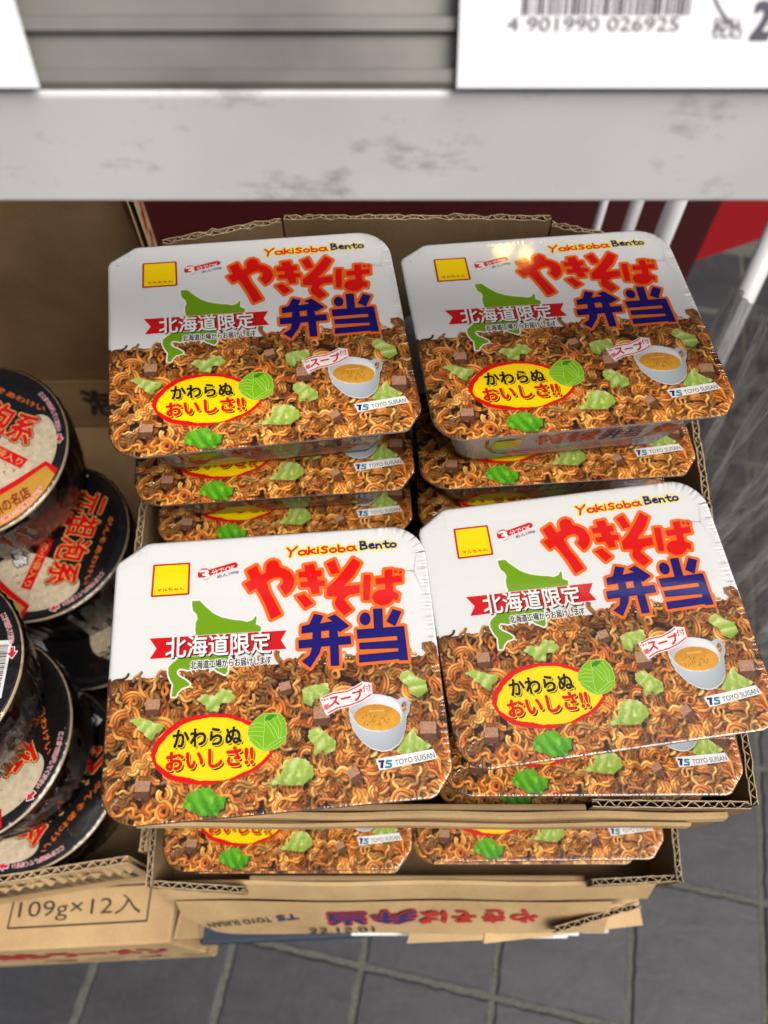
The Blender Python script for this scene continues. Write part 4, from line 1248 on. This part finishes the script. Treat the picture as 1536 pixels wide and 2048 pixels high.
def build_cup():
    root = empty('noodle_cup')
    n = 96
    mb = MB()
    prof = [(73.6, 0), (74.6, -1.2), (74.2, -3.4), (71.5, -4.2), (70.2, -8), (66, -34), (61, -62), (58, -80), (54, -86), (0.01, -86)]
    vs_ = [((r*math.cos(2*math.pi*i/n))/1000, (r*math.sin(2*math.pi*i/n))/1000, (CH + z)/1000) for r, z in prof for i in range(n)]
    fs, fm = [], []
    for k in range(len(prof)-1):
        for i in range(n):
            j = (i+1) % n
            fs.append((k*n+i, (k+1)*n+i, (k+1)*n+j, k*n+j)); fm.append(0 if k < 3 else 1)
    mb.v, mb.f, mb.m = vs_, fs, fm
    m, nt, b = node_mat('cup_wall_print')
    tc = nt.nodes.new('ShaderNodeTexCoord'); nz = nt.nodes.new('ShaderNodeTexNoise'); mp = nt.nodes.new('ShaderNodeMapping')
    mp.inputs['Scale'].default_value = (1, 1, .35); nz.inputs['Scale'].default_value = 34; nz.inputs['Detail'].default_value = 2
    rp = nt.nodes.new('ShaderNodeValToRGB'); rp.color_ramp.interpolation = 'CONSTANT'
    els = rp.color_ramp.elements
    els[0].color = (.012, .012, .012, 1); els[1].position = .46; els[1].color = (*lin(150, 24, 20), 1)
    e = els.new(.49); e.color = (*lin(206, 200, 190), 1)
    e = els.new(.62); e.color = (.014, .013, .013, 1)
    nt.links.new(tc.outputs['Object'], mp.inputs[0]); nt.links.new(mp.outputs[0], nz.inputs['Vector']); nt.links.new(nz.outputs['Fac'], rp.inputs[0])
    nt.links.new(rp.outputs[0], b.inputs['Base Color']); b.inputs['Roughness'].default_value = .4
    mb.build('bowl', [RIMC, m], root, True)
    # side panel: ingredient table in grey with fine lines
    def SM(x, y, z):      # degrees round the wall, mm below the rim
        t = R(x); r = 70.6 - y/60*8 + .35 + z
        return (r*math.cos(t)/1000, r*math.sin(t)/1000, (CH - 8 - y)/1000)
    p = Print(SM); p.flat = False
    gy = plain('table_print', lin(176, 172, 164), .45)
    for base in (-70, 110):
        pan = [(base + i*5, 10) for i in range(11)] + [(base + 50 - i*5, 52) for i in range(11)]
        p.layer(union([pan]), gy, .1)
        ln_ = []
        for k in range(14):
            y = 13 + k*2.7; x = base + 2
            while x < base + 46:
                w = rng.uniform(2, 9); ln_.append([(x, y), (min(x + w, base + 48), y), (min(x + w, base + 48), y + 1.3), (x, y + 1.3)]); x += w + 1.2
        p.layer((sum([list(q) for q in ln_], []), [tuple(range(4*i, 4*i+4)) for i in range(len(ln_))]), ink('table_line', 96, 40, 36), .3)
    p.build('side_panel', root)
    # lid
    mb = MB(); c = [CL(0, 0, .3)] + [CL(72.6*math.cos(2*math.pi*i/n), 72.6*math.sin(2*math.pi*i/n), .3) for i in range(n)] + [CL(73.8*math.cos(2*math.pi*i/n), 73.8*math.sin(2*math.pi*i/n), -.4) for i in range(n)]
    mb.add(c, [(0, 1 + (i+1) % n, 1 + i) for i in range(n)] + [(1+i, 1 + (i+1) % n, 1+n + (i+1) % n, 1+n+i) for i in range(n)])
    o = mb.build('lid', BLACKL, root)
    bm = bmesh.new(); bm.from_mesh(o.data); bmesh.ops.recalc_face_normals(bm, faces=bm.faces)
    for f in bm.faces:
        if f.normal.z < 0: f.normal_flip()
    bm.to_mesh(o.data); bm.free()
    LZ = lambda x, y, z: CL(x, y, z + .3)
    p = Print(LZ)
    # bowl of milky soup: two pale lobes with a dark strand between them
    rot_ = lambda pts, a_: [(x*math.cos(R(a_)) - y*math.sin(R(a_)), x*math.sin(R(a_)) + y*math.cos(R(a_))) for x, y in pts]
    lobe1 = blob(rot_([(10, 36), (6, 18), (20, -2), (36, -16), (54, -22), (64, -12), (66, 8), (60, 26), (48, 42), (30, 52), (15, 48)], -34))
    lobe2 = blob(rot_([(-34, 44), (-36, 22), (-20, 8), (0, 6), (10, 4), (6, 22), (-2, 40), (-16, 52)], -34))
    p.layer(union([lobe1, lobe2]), CREAM, .06)
    rr = np.random.default_rng(8)
    dots = [disc(rr.uniform(16, 58), rr.uniform(-36, 20), rr.uniform(.4, 1.3), 8) for _ in range(26)]
    dots = [q for q in dots if inpoly([q[0][0]], [q[0][1]], lobe1)[0]]
    p.layer(union(dots), ink('soup_bubble', 170, 138, 96), .08)
    # gold fan at the lower right with a red border
    arcp = lambda r, a0, a1, k=16: [(r*math.cos(R(a0 + (a1-a0)*i/k)), r*math.sin(R(a0 + (a1-a0)*i/k))) for i in range(k+1)]
    fan = arcp(71.5, -8, 82) + rot_([(-10, 58), (14, 48), (40, 34), (58, 22)], -33)
    fano = arcp(71.8, -12, 86) + rot_([(-16, 59), (10, 44.5), (38, 30), (58, 18)], -33)
    p.layer(union([fano]), INK['crim'], .09)
    p.layer(union([fan]), GOLD, .12)
    p.layer(text_box('九州の名店', rot_([(16, 64), (48, 46), (44, 37), (11, 55)], -33), .03), ink('brick', 150, 36, 22), .15)
    # spring onion and dark mushroom strips at the lower left
    lv = [disc(rr.uniform(4, 22), rr.uniform(36, 56), rr.uniform(1.2, 3.2), 7, rr.uniform(.8, 2.0), rr.uniform(0, 3)) for _ in range(34)]
    p.layer(union(clip_poly for clip_poly in [l for l in lv]) if False else union(lv), ink('onion', 70, 150, 40), .10)
    lv = [disc(rr.uniform(-26, 2), rr.uniform(40, 58), rr.uniform(2, 6), 7, .7, rr.uniform(-.4, .4)) for _ in range(24)]
    p.layer(union(lv), ink('mushroom', 58, 34, 24), .10)
    # title, furigana, strip
    q = [(-50, -20), (38, -20), (36, -45), (-48, -45)]
    p.layer(text_box('元祖泡系', q, .085), INK['black'], .15)
    p.layer(text_box('元祖泡系', q, .06), ink('cream_edge', 240, 206, 120), .18)
    p.layer(text_box('元祖泡系', q, .03), INK['crim'], .21)
    p.layer(text_box('がんそあわけい', [(-30, -51.5), (34, -51.5), (32, -56), (-29, -56)], .03), ink('ember', 232, 120, 40), .15)
    p.layer(union([[(-24, -14), (46, -12), (45, -3), (-25, -5)]]), INK['crim'], .23)
    p.layer(text_box('仕上げの小袋入り', [(-21, -6.3), (43, -4.6), (43.3, -10.6), (-21, -12.4)], .0), ink('cream_text', 236, 196, 120), .26)
    q = [(6, 24), (30, 8), (24, -1), (0, 15)]
    p.layer(text_box('監修', q, .12), INK['black'], .23)
    p.layer(text_box('監修', q, .03), INK['white'], .26)
    # rim notes with arrows
    pk = ink('rim_red', 214, 46, 60)
    rim_text(p, 'ここまではがしてください', 66.2, 18, 52, 3.6, pk, INK['white'])
    rim_text(p, 'この線までお湯を入れる。', 66.2, 128, 92, 3.6, pk, INK['white'])
    rim_text(p, 'ここからあける。', 66.0, 176, 146, 3.6, pk, INK['white'])
    for a_, s in ((57, 1), (-99, 1)):
        t = R(a_); cx_, cy_ = 68*math.sin(t), -68*math.cos(t); ux, uy = math.cos(t)*s, math.sin(t)*s; vx, vy = -uy, ux
        arrow = [(cx_ + ux*u + vx*v, cy_ + uy*u + vy*v) for u, v in ((4, 0), (0, 3), (0, 1.2), (-3.4, 1.2), (-3.4, -1.2), (0, -1.2), (0, -3))]
        p.layer(union(outline([arrow], .5)), INK['white'], .13)
        p.layer(union([arrow]), pk, .16)
    rim_text(p, 'ここまではがしてください', 66.2, -124, -104, 3.6, pk, INK['white'])
    # barcode at the upper left
    bx_ = [(-66, 19), (-66, -19), (-51, -19), (-51, 19)]
    bl, br, tr_, tl = [Vector(v) for v in bx_]
    p.layer(union([[tuple(v) for v in bx_]]), INK['white'], .14)
    G = lambda u, v: tuple((bl*(1-u) + br*u)*(1-v) + (tl*(1-u) + tr_*u)*v)
    bars = []; u = .08
    while u < .92:
        w = rng.choice([.008, .014, .022]); bars.append([G(u, .12), G(u+w, .12), G(u+w, .72), G(u, .72)]); u += w + rng.choice([.01, .016, .024])
    p.layer(union(bars), INK['black'], .17)
    p.layer(text_box('4 902702 010263', [G(.92, .95), G(.05, .95), G(.05, .78), G(.92, .78)], .0), INK['black'], .17)
    p.build('lid_print', root)
    # film
    mb = MB(); nf = 220; r3 = np.random.default_rng(3); nzv = r3.normal(0, 1, nf); nz2 = r3.normal(0, 1, nf)
    prof = [(0.01, 1.1, 0), (50, 1.1, 0), (62, 1.1, .06), (67, 1.0, .20), (71, .7, .35), (74, -.2, .5), (75.8, -2, .5), (75.8, -6, .5), (73, -24, .9), (68, -52, .9), (62, -80, .5), (50, -86.6, 0)]
    vs_ = []
    for r, z, am in prof:
        for i in range(nf):
            t = 2*math.pi*i/nf
            dz = nzv[i]*am*.6 if z > -2 else 0
            dr = nz2[i]*am*.9 if z <= -2 else 0
            vs_.append(((r + dr)*math.cos(t)/1000, (r + dr)*math.sin(t)/1000, (CH + z + dz)/1000))
    fs = [(k*nf+i, (k+1)*nf+i, (k+1)*nf + (i+1) % nf, k*nf + (i+1) % nf) for k in range(len(prof)-1) for i in range(nf)]
    mb.add(vs_, fs); mb.build('shrink_film', FILM, root, True)
    return root
CUP = build_cup()
CUPS = 'black cup noodles stacked in the left tray'
def place_cup(x, y, zl, rx, ry, rz, label, first=False):
    o = CUP if first else copy_tree(CUP)
    o.rotation_euler = (R(rx), R(ry), R(rz))
    upv = o.rotation_euler.to_matrix() @ Vector((0, 0, CH/1000))
    o.location = Vector((x, y, zl + H)) - upv
    tag(o, label, 'cup noodle', CUPS)
place_cup(-.317, .326, -.490, 6, 4, -24, 'cup noodle on top of the back stack, pale soup and gold fan on its lid', True)
place_cup(-.288, .292, -.572, 1, 0, -100, 'second cup noodle of the back stack, half in shade under the top cup')
place_cup(-.2635, .262, -.655, 0, 0, 35, 'bottom cup noodle of the back stack, almost wholly in shade')
place_cup(-.300, .142, -.462, 3, -3, -176, 'front cup noodle with the barcode on its black lid, cut by the left edge')
place_cup(-.298, .127, -.560, 4, 2, -70, 'cup noodle under the barcode cup, red title running down its lid')
place_cup(-.288, .116, -.645, 0, 0, -125, 'lowest front cup noodle, its lid nearest the cut edge of the tray')
# ================================================================ shelf edge above, with price tags
sh = empty('shelf', (0, .4, Z(-.204)))
tag(sh, 'grey painted metal shelf edge blurred across the top of the photo', 'shelf')
m, nt, b = node_mat('scuffed_grey_paint')
tc = nt.nodes.new('ShaderNodeTexCoord')
n1 = nt.nodes.new('ShaderNodeTexNoise'); n1.inputs['Scale'].default_value = 9; n1.inputs['Detail'].default_value = 6
n2 = nt.nodes.new('ShaderNodeTexNoise'); n2.inputs['Scale'].default_value = 21; n2.inputs['Detail'].default_value = 8; n2.inputs['Roughness'].default_value = .7
mp = nt.nodes.new('ShaderNodeMapping'); mp.inputs['Scale'].default_value = (1, 1, 2.2)
nt.links.new(tc.outputs['Object'], n1.inputs['Vector']); nt.links.new(tc.outputs['Object'], mp.inputs[0]); nt.links.new(mp.outputs[0], n2.inputs['Vector'])
r1 = nt.nodes.new('ShaderNodeValToRGB'); r1.color_ramp.elements[0].position = .35; r1.color_ramp.elements[1].position = .65
r1.color_ramp.elements[0].color = (.68, .69, .685, 1); r1.color_ramp.elements[1].color = (.80, .81, .805, 1)
r2 = nt.nodes.new('ShaderNodeValToRGB'); r2.color_ramp.elements[0].position = .57; r2.color_ramp.elements[1].position = .76
r2.color_ramp.elements[0].color = (0, 0, 0, 1); r2.color_ramp.elements[1].color = (1, 1, 1, 1)
mx = nt.nodes.new('ShaderNodeMixRGB'); mx.inputs[2].default_value = (.24, .225, .19, 1)
nt.links.new(n1.outputs['Fac'], r1.inputs[0]); nt.links.new(n2.outputs['Fac'], r2.inputs[0])
nt.links.new(r2.outputs[0], mx.inputs[0]); nt.links.new(r1.outputs[0], mx.inputs[1]); nt.links.new(mx.outputs[0], b.inputs['Base Color'])
b.inputs['Roughness'].default_value = .45
PAINT = m
STEEL = plain('dull_metal', (.25, .238, .212), .5, .3, 14, metal=.35)
mb = MB(); mb.box((-.75, .251, Z(-.2040)), (.75, .262, Z(-.1592))); sub(bevel(mb.build('lip', PAINT), .002, 3), sh)
mb = MB(); mb.box((-.75, .2625, Z(-.2035)), (.75, .292, Z(-.1985))); sub(mb.build('flange', PAINT), sh)
# sloping grooved price channel above the lip
ca, cbk = Vector((0, .2525, Z(-.1595))), Vector((0, .287, Z(-.108)))
sl = (cbk - ca); sn = Vector((0, -sl.z, sl.y)).normalized()
prof = [(0, .0), (.04, .002), (.10, .002), (.11, -.0015), (.26, -.0015), (.28, .0015), (.34, .0015), (.36, -.003), (.52, -.003), (.55, .003), (.60, .004), (.66, .003), (.70, -.004), (1, -.004)]
vs_, fs = [], []
for x in (-.75, .75):
    for t, o_ in prof:
        q = ca + sl*t + sn*o_; vs_.append((x, q.y, q.z))
k = len(prof)
mb = MB(); mb.add(vs_, [(i, i+k, i+k+1, i+1) for i in range(k-1)])
mb.add([(x, p_.y + .004, p_.z) for x in (-.75, .75) for p_ in (ca, cbk)], [(0, 1, 3, 2)])
ch = mb.build('price_channel', STEEL)
sub(ch, sh)
TAGC = plain('price_card', (.84, .84, .84), .5)
def price_tag(px, lean, label, fill):
    poly = [ca + Vector((x, 0, 0)) + sl*t + sn*.0055 for x, t in px]
    mb = MB(); mb.prism([tuple(v) for v in poly], tuple(-sn*.0007))
    o = mb.build('price_tag', TAGC)
    bm = bmesh.new(); bm.from_mesh(o.data); bmesh.ops.recalc_face_normals(bm, faces=bm.faces); bm.to_mesh(o.data); bm.free()
    return tag(o, label, 'price tag', 'price tags on the shelf edge')
price_tag([(-.30, .01), (-.1150, .01), (-.1230, 1.0), (-.30, 1.0)], 0, 'blank white corner of a price tag at the upper left', 0)
pt = price_tag([(.0243, .01), (.30, .01), (.30, 1.0), (.0243, 1.0)], 0, 'white price tag with a barcode at the upper right', 1)
def TagMap(x, y, z):       # mm from the tag's lower left corner, y upwards
    q = ca + Vector((.0243 + x/1000, 0, 0)) + sl*(.01 + y/62.0) + sn*(.0057 + z/1000)
    return (q.x, q.y, q.z)
p = Print(TagMap); p.flat = False
bars = []; x = 20.0
while x < 73:
    w = rng.choice([.35, .7, 1.0]); bars.append([(x, 20.6), (x + w, 20.6), (x + w, 42), (x, 42)]); x += w + rng.choice([.45, .8, 1.1])
tk = plain('tag_ink', lin(74, 70, 82), .6)
p.layer(union(bars), tk, .1)
p.layer(text_box('4 901990 026925', [(15.5, 16.2), (71, 16.2), (71, 20), (15.5, 20)], .0), tk, .1)
p.layer(text_box('税込', [(82, 14), (92, 14), (92, 20), (82, 20)], .0), tk, .1)
p.layer(text_box('200', [(95, 14), (112, 14), (112, 24), (95, 24)], .07), tk, .1)
p.layer(text_box('円', [(97, 26), (105, 26), (105, 34), (97, 34)], .06), tk, .1)
arc_ = [(106 + 27*math.cos(R(a_)), 33 + 20*math.sin(R(a_))) for a_ in range(120, 235, 8)]
p.layer(union(thick(arc_, .35, cap=False)), tk, .1)
tl_ = p.build('tag_lettering'); tl_.parent = pt

# ================================================================ paving: slate tiles in grout
fl = obj('paving', [(-8, -8, 0), (8, -8, 0), (8, 8, 0), (-8, 8, 0)], [(0, 1, 2, 3)], plain('grout', lin(88, 88, 80), .9, .35, 240, .6), None)
tag(fl, kind='structure')
m, nt, b = node_mat('slate')
tc = nt.nodes.new('ShaderNodeTexCoord'); oi = nt.nodes.new('ShaderNodeObjectInfo')
add = nt.nodes.new('ShaderNodeVectorMath'); add.operation = 'ADD'
mulv = nt.nodes.new('ShaderNodeVectorMath'); mulv.operation = 'SCALE'; mulv.inputs['Scale'].default_value = 7.3
cmb = nt.nodes.new('ShaderNodeCombineXYZ')
for i in range(3): nt.links.new(oi.outputs['Random'], cmb.inputs[i])
nt.links.new(cmb.outputs[0], mulv.inputs[0]); nt.links.new(tc.outputs['Object'], add.inputs[0]); nt.links.new(mulv.outputs[0], add.inputs[1])
wv = nt.nodes.new('ShaderNodeTexNoise'); wv.inputs['Scale'].default_value = 11; wv.inputs['Detail'].default_value = 9; wv.inputs['Distortion'].default_value = .9; wv.inputs['Roughness'].default_value = .62
mp = nt.nodes.new('ShaderNodeMapping'); mp.inputs['Scale'].default_value = (1, 2.0, 1); mp.inputs['Rotation'].default_value = (0, 0, .5)
nt.links.new(add.outputs[0], mp.inputs[0]); nt.links.new(mp.outputs[0], wv.inputs['Vector'])
rc = nt.nodes.new('ShaderNodeValToRGB'); rc.color_ramp.elements[0].position = .3; rc.color_ramp.elements[1].position = .75
rc.color_ramp.elements[0].color = (*lin(40, 40, 43), 1); rc.color_ramp.elements[1].color = (*lin(62, 62, 64), 1)
fs_ = nt.nodes.new('ShaderNodeTexNoise'); fs_.inputs['Scale'].default_value = 120; fs_.inputs['Detail'].default_value = 5
nt.links.new(add.outputs[0], fs_.inputs['Vector'])
mxf = nt.nodes.new('ShaderNodeMath'); mxf.operation = 'MULTIPLY_ADD'; mxf.inputs[1].default_value = .35
scf = nt.nodes.new('ShaderNodeMath'); scf.operation = 'MULTIPLY'; scf.inputs[1].default_value = .72
nt.links.new(wv.outputs['Fac'], scf.inputs[0]); nt.links.new(fs_.outputs['Fac'], mxf.inputs[0]); nt.links.new(scf.outputs[0], mxf.inputs[2])
nt.links.new(mxf.outputs[0], rc.inputs[0])
hs = nt.nodes.new('ShaderNodeHueSaturation'); mr = nt.nodes.new('ShaderNodeMapRange'); mr.inputs['To Min'].default_value = .86; mr.inputs['To Max'].default_value = 1.12
nt.links.new(oi.outputs['Random'], mr.inputs[0]); nt.links.new(mr.outputs[0], hs.inputs['Value']); nt.links.new(rc.outputs[0], hs.inputs['Color']); nt.links.new(hs.outputs[0], b.inputs['Base Color'])
bp = nt.nodes.new('ShaderNodeBump'); bp.inputs['Strength'].default_value = .45; bp.inputs['Distance'].default_value = .003
nt.links.new(wv.outputs['Fac'], bp.inputs['Height']); nt.links.new(bp.outputs[0], b.inputs['Normal'])
b.inputs['Roughness'].default_value = .55
SLATE = m
ang = R(-11.5)
def tile_mesh(seed):
    r = random.Random(seed); s = .169/2 - .0038; n = 14
    rim = []
    for sx, sy, ex, ey in ((-1, -1, 1, -1), (1, -1, 1, 1), (1, 1, -1, 1), (-1, 1, -1, -1)):
        for i in range(n):
            t = i/n; w = r.gauss(0, .0007)
            x = (sx + (ex - sx)*t)*s; y = (sy + (ey - sy)*t)*(s + .004)
            rim.append((x + (w if ex == sx else 0), y + (w if ey == sy else 0)))
    k = len(rim)
    vs_ = [(x, y, -.003) for x, y in rim] + [(x, y, .0008 + r.gauss(0, .0003)) for x, y in rim] + [(x*.97, y*.97, .0022) for x, y in rim] + [(0, 0, .0022)]
    fs = [(i, (i+1) % k, (i+1) % k + k, i + k) for i in range(k)] + [(i+k, (i+1) % k + k, (i+1) % k + 2*k, i + 2*k) for i in range(k)] + [(i+2*k, (i+1) % k + 2*k, 3*k) for i in range(k)]
    me = bpy.data.meshes.new('tile'); me.from_pydata(vs_, [], fs); me.materials.append(SLATE); me.update()
    return me
tms = [tile_mesh(s) for s in range(6)]
for i in range(-4, 8):
    for j in range(-3, 9):
        u = -.021 + .169*(i + .5); v = -.0365 + .177*(j + .5)
        x, y = u*math.cos(ang) - v*math.sin(ang), u*math.sin(ang) + v*math.cos(ang)
        if y > 1.25 or x < -.75: continue
        o = bpy.data.objects.new('tile', tms[(i*5 + j*3) % 6]); link(o, fl)
        o.location = (x, y, .0005); o.rotation_euler = (rng.gauss(0, .002), rng.gauss(0, .002), ang + rng.gauss(0, .004))

# ================================================================ behind and beside the stack
wl = MB(); wl.box((-2.5, 1.50, 0), (2.5, 1.6, 3.2))  # added wall, tall enough to keep out sky light from the back
tag(wl.build('sky_block_wall', plain('dark_wall', (.035, .031, .028), .8, .2, 8)), 'dark brown-grey wall added behind the stacks to block the sky', 'wall')
REDM = plain('red_board', lin(176, 22, 30), .5)
def board(name, pts, t, mat, label, cat):
    mb = MB(); mb.prism(pts, (0, t, 0)); o = mb.build(name, mat)
    bm = bmesh.new(); bm.from_mesh(o.data); bmesh.ops.recalc_face_normals(bm, faces=bm.faces); bm.to_mesh(o.data); bm.free()
    return tag(o, label, cat)
board('red_sign', [(.300, .92, Z(-.690)), (.560, .92, Z(-.635)), (.640, .92, Z(-.775)), (.4636, .92, Z(-.8656)), (.380, .92, Z(-.860))], .012, REDM, 'slanting red sign board behind the white pole at upper right', 'sign')
board('red_banner', [(-.35, .80, Z(-1.0)), (.42, .80, Z(-1.0)), (.42, .80, Z(-.560)), (-.35, .80, Z(-.560))], .012, plain('dark_red', lin(72, 18, 20), .5), 'dark red banner glimpsed between the shelf and the back of the tray', 'banner')
WHM = plain('white_enamel', (.72, .72, .72), .35)
def rod(p0, p1, r, label, grp):
    mb = MB(); mb.tube(p0, p1, r, 20); o = mb.build('rack_rod', WHM, None, True)
    return tag(o, label, 'rod', grp)
rod((.205, .60, Z(-.90)), (.205, .60, Z(-.25)), .004, 'thin white rod behind the right corner of the tray, left of two thicker ones', 'white rack rods')
rod((.236, .60, Z(-.90)), (.236, .60, Z(-.25)), .006, 'middle white rod behind the right corner of the tray', 'white rack rods')
rod((.268, .59, Z(-.90)), (.268, .59, Z(-.25)), .009, 'thickest white rod behind the right corner of the tray', 'white rack rods')
rod((.335, .50, Z(-.70)), (.42, .67, Z(-.52)), .011, 'slanting white pole at upper right in front of the red sign', None)
# ================================================================ clear plastic sheet hanging at the right
m = bpy.data.materials.new('clear_vinyl'); m.use_nodes = True
nt = m.node_tree; nt.nodes.clear()
out = nt.nodes.new('ShaderNodeOutputMaterial')
tr = nt.nodes.new('ShaderNodeBsdfTransparent'); tr.inputs[0].default_value = (.97, .975, .975, 1)
d1 = nt.nodes.new('ShaderNodeBsdfTranslucent'); d1.inputs[0].default_value = (.34, .345, .35, 1)
d2 = nt.nodes.new('ShaderNodeBsdfDiffuse'); d2.inputs[0].default_value = (.34, .345, .35, 1)
df = nt.nodes.new('ShaderNodeMixShader'); df.inputs[0].default_value = .5
nt.links.new(d1.outputs[0], df.inputs[1]); nt.links.new(d2.outputs[0], df.inputs[2])
gl = nt.nodes.new('ShaderNodeBsdfGlossy'); gl.inputs['Roughness'].default_value = .22
tc = nt.nodes.new('ShaderNodeTexCoord'); mp = nt.nodes.new('ShaderNodeMapping'); mp.inputs['Scale'].default_value = (3, 9, 1.6); mp.inputs['Rotation'].default_value = (.7, 0, 0)
nz = nt.nodes.new('ShaderNodeTexNoise'); nz.inputs['Scale'].default_value = 4; nz.inputs['Detail'].default_value = 6; nz.inputs['Distortion'].default_value = 1.2
mr = nt.nodes.new('ShaderNodeMapRange'); mr.inputs['From Min'].default_value = .40; mr.inputs['From Max'].default_value = .70; mr.inputs['To Min'].default_value = .50; mr.inputs['To Max'].default_value = .90
nt.links.new(tc.outputs['Object'], mp.inputs[0]); nt.links.new(mp.outputs[0], nz.inputs['Vector']); nt.links.new(nz.outputs['Fac'], mr.inputs[0])
cr_ = nt.nodes.new('ShaderNodeValToRGB'); cr_.color_ramp.elements[0].position = .36; cr_.color_ramp.elements[1].position = .70
cr_.color_ramp.elements[0].color = (.16, .16, .155, 1); cr_.color_ramp.elements[1].color = (.56, .57, .57, 1)
n9 = nt.nodes.new('ShaderNodeTexNoise'); n9.inputs['Scale'].default_value = 9; n9.inputs['Detail'].default_value = 7; n9.inputs['Distortion'].default_value = 1.6
nt.links.new(mp.outputs[0], n9.inputs['Vector']); nt.links.new(n9.outputs['Fac'], cr_.inputs[0])
nt.links.new(cr_.outputs[0], d1.inputs[0]); nt.links.new(cr_.outputs[0], d2.inputs[0])
m1 = nt.nodes.new('ShaderNodeMixShader'); m2 = nt.nodes.new('ShaderNodeMixShader')
bp = nt.nodes.new('ShaderNodeBump'); bp.inputs['Strength'].default_value = .6; bp.inputs['Distance'].default_value = .004
nt.links.new(nz.outputs['Fac'], bp.inputs['Height']); nt.links.new(bp.outputs[0], gl.inputs['Normal'])
nt.links.new(mr.outputs[0], m1.inputs[0]); nt.links.new(tr.outputs[0], m1.inputs[1]); nt.links.new(df.outputs[0], m1.inputs[2])
m2.inputs[0].default_value = .10; nt.links.new(m1.outputs[0], m2.inputs[1]); nt.links.new(gl.outputs[0], m2.inputs[2]); nt.links.new(m2.outputs[0], out.inputs[0])
vs_, fs = [], []
NU, NV = 90, 40
for i in range(NU+1):
    for j in range(NV+1):
        u, v = i/NU, j/NV
        y = .20 + .31*u; z = -.485 - .03*math.sin(u*7) - .64*v
        fold = .016*math.sin(u*34 + v*3) + .010*math.sin(u*71 + 1.3*v*5 + 2) + .018*math.sin(v*9 + u*8)
        x = .305 + .02*v + fold*(.3 + .7*v)
        vs_.append((x, y + .08*(1-u)*math.sin(v*4)*.3, Z(z)))
for i in range(NU):
    for j in range(NV):
        k = i*(NV+1) + j
        fs.append((k, k+1, k+NV+2, k+NV+1))
o = obj('plastic_sheet', vs_, fs, m, None, smooth=True)
tag(o, 'creased clear plastic sheet hanging at the right beside the stacks', 'plastic sheet')
# ================================================================ the warm shop lamp whose two bulbs glint in the film of the back right pack
lamp = empty('shop_lamp', (.28, 1.47, Z(.40)))
tag(lamp, 'warm twin-bulb shop lamp behind, seen only as a glint on the back right pack', 'lamp')
m = bpy.data.materials.new('warm_bulb'); m.use_nodes = True
nt = m.node_tree; nt.nodes.clear()
out = nt.nodes.new('ShaderNodeOutputMaterial'); em = nt.nodes.new('ShaderNodeEmission')
em.inputs['Color'].default_value = (1.0, .62, .16, 1); em.inputs['Strength'].default_value = 30
nt.links.new(em.outputs[0], out.inputs[0])
def bulb(c, r):
    bm = bmesh.new(); bmesh.ops.create_uvsphere(bm, u_segments=20, v_segments=12, radius=r)
    me = bpy.data.meshes.new('bulb'); bm.to_mesh(me); bm.free(); me.materials.append(m)
    for p_ in me.polygons: p_.use_smooth = True
    o = bpy.data.objects.new('bulb', me); link(o); o.location = c
    return sub(o, lamp)
bpy.context.view_layer.update()
bulb((.262, 1.13, Z(.290)), .017); bulb((.312, 1.15, Z(.322)), .012)
mb = MB(); mb.tube((.262, 1.148, Z(.292)), (.28, 1.47, Z(.40)), .006); mb.tube((.312, 1.163, Z(.324)), (.28, 1.47, Z(.40)), .006); mb.box((.24, 1.465, Z(.36)), (.32, 1.499, Z(.44)))
sub(mb.build('bracket', plain('lamp_metal', (.2, .19, .18), .4, metal=.6)), lamp)
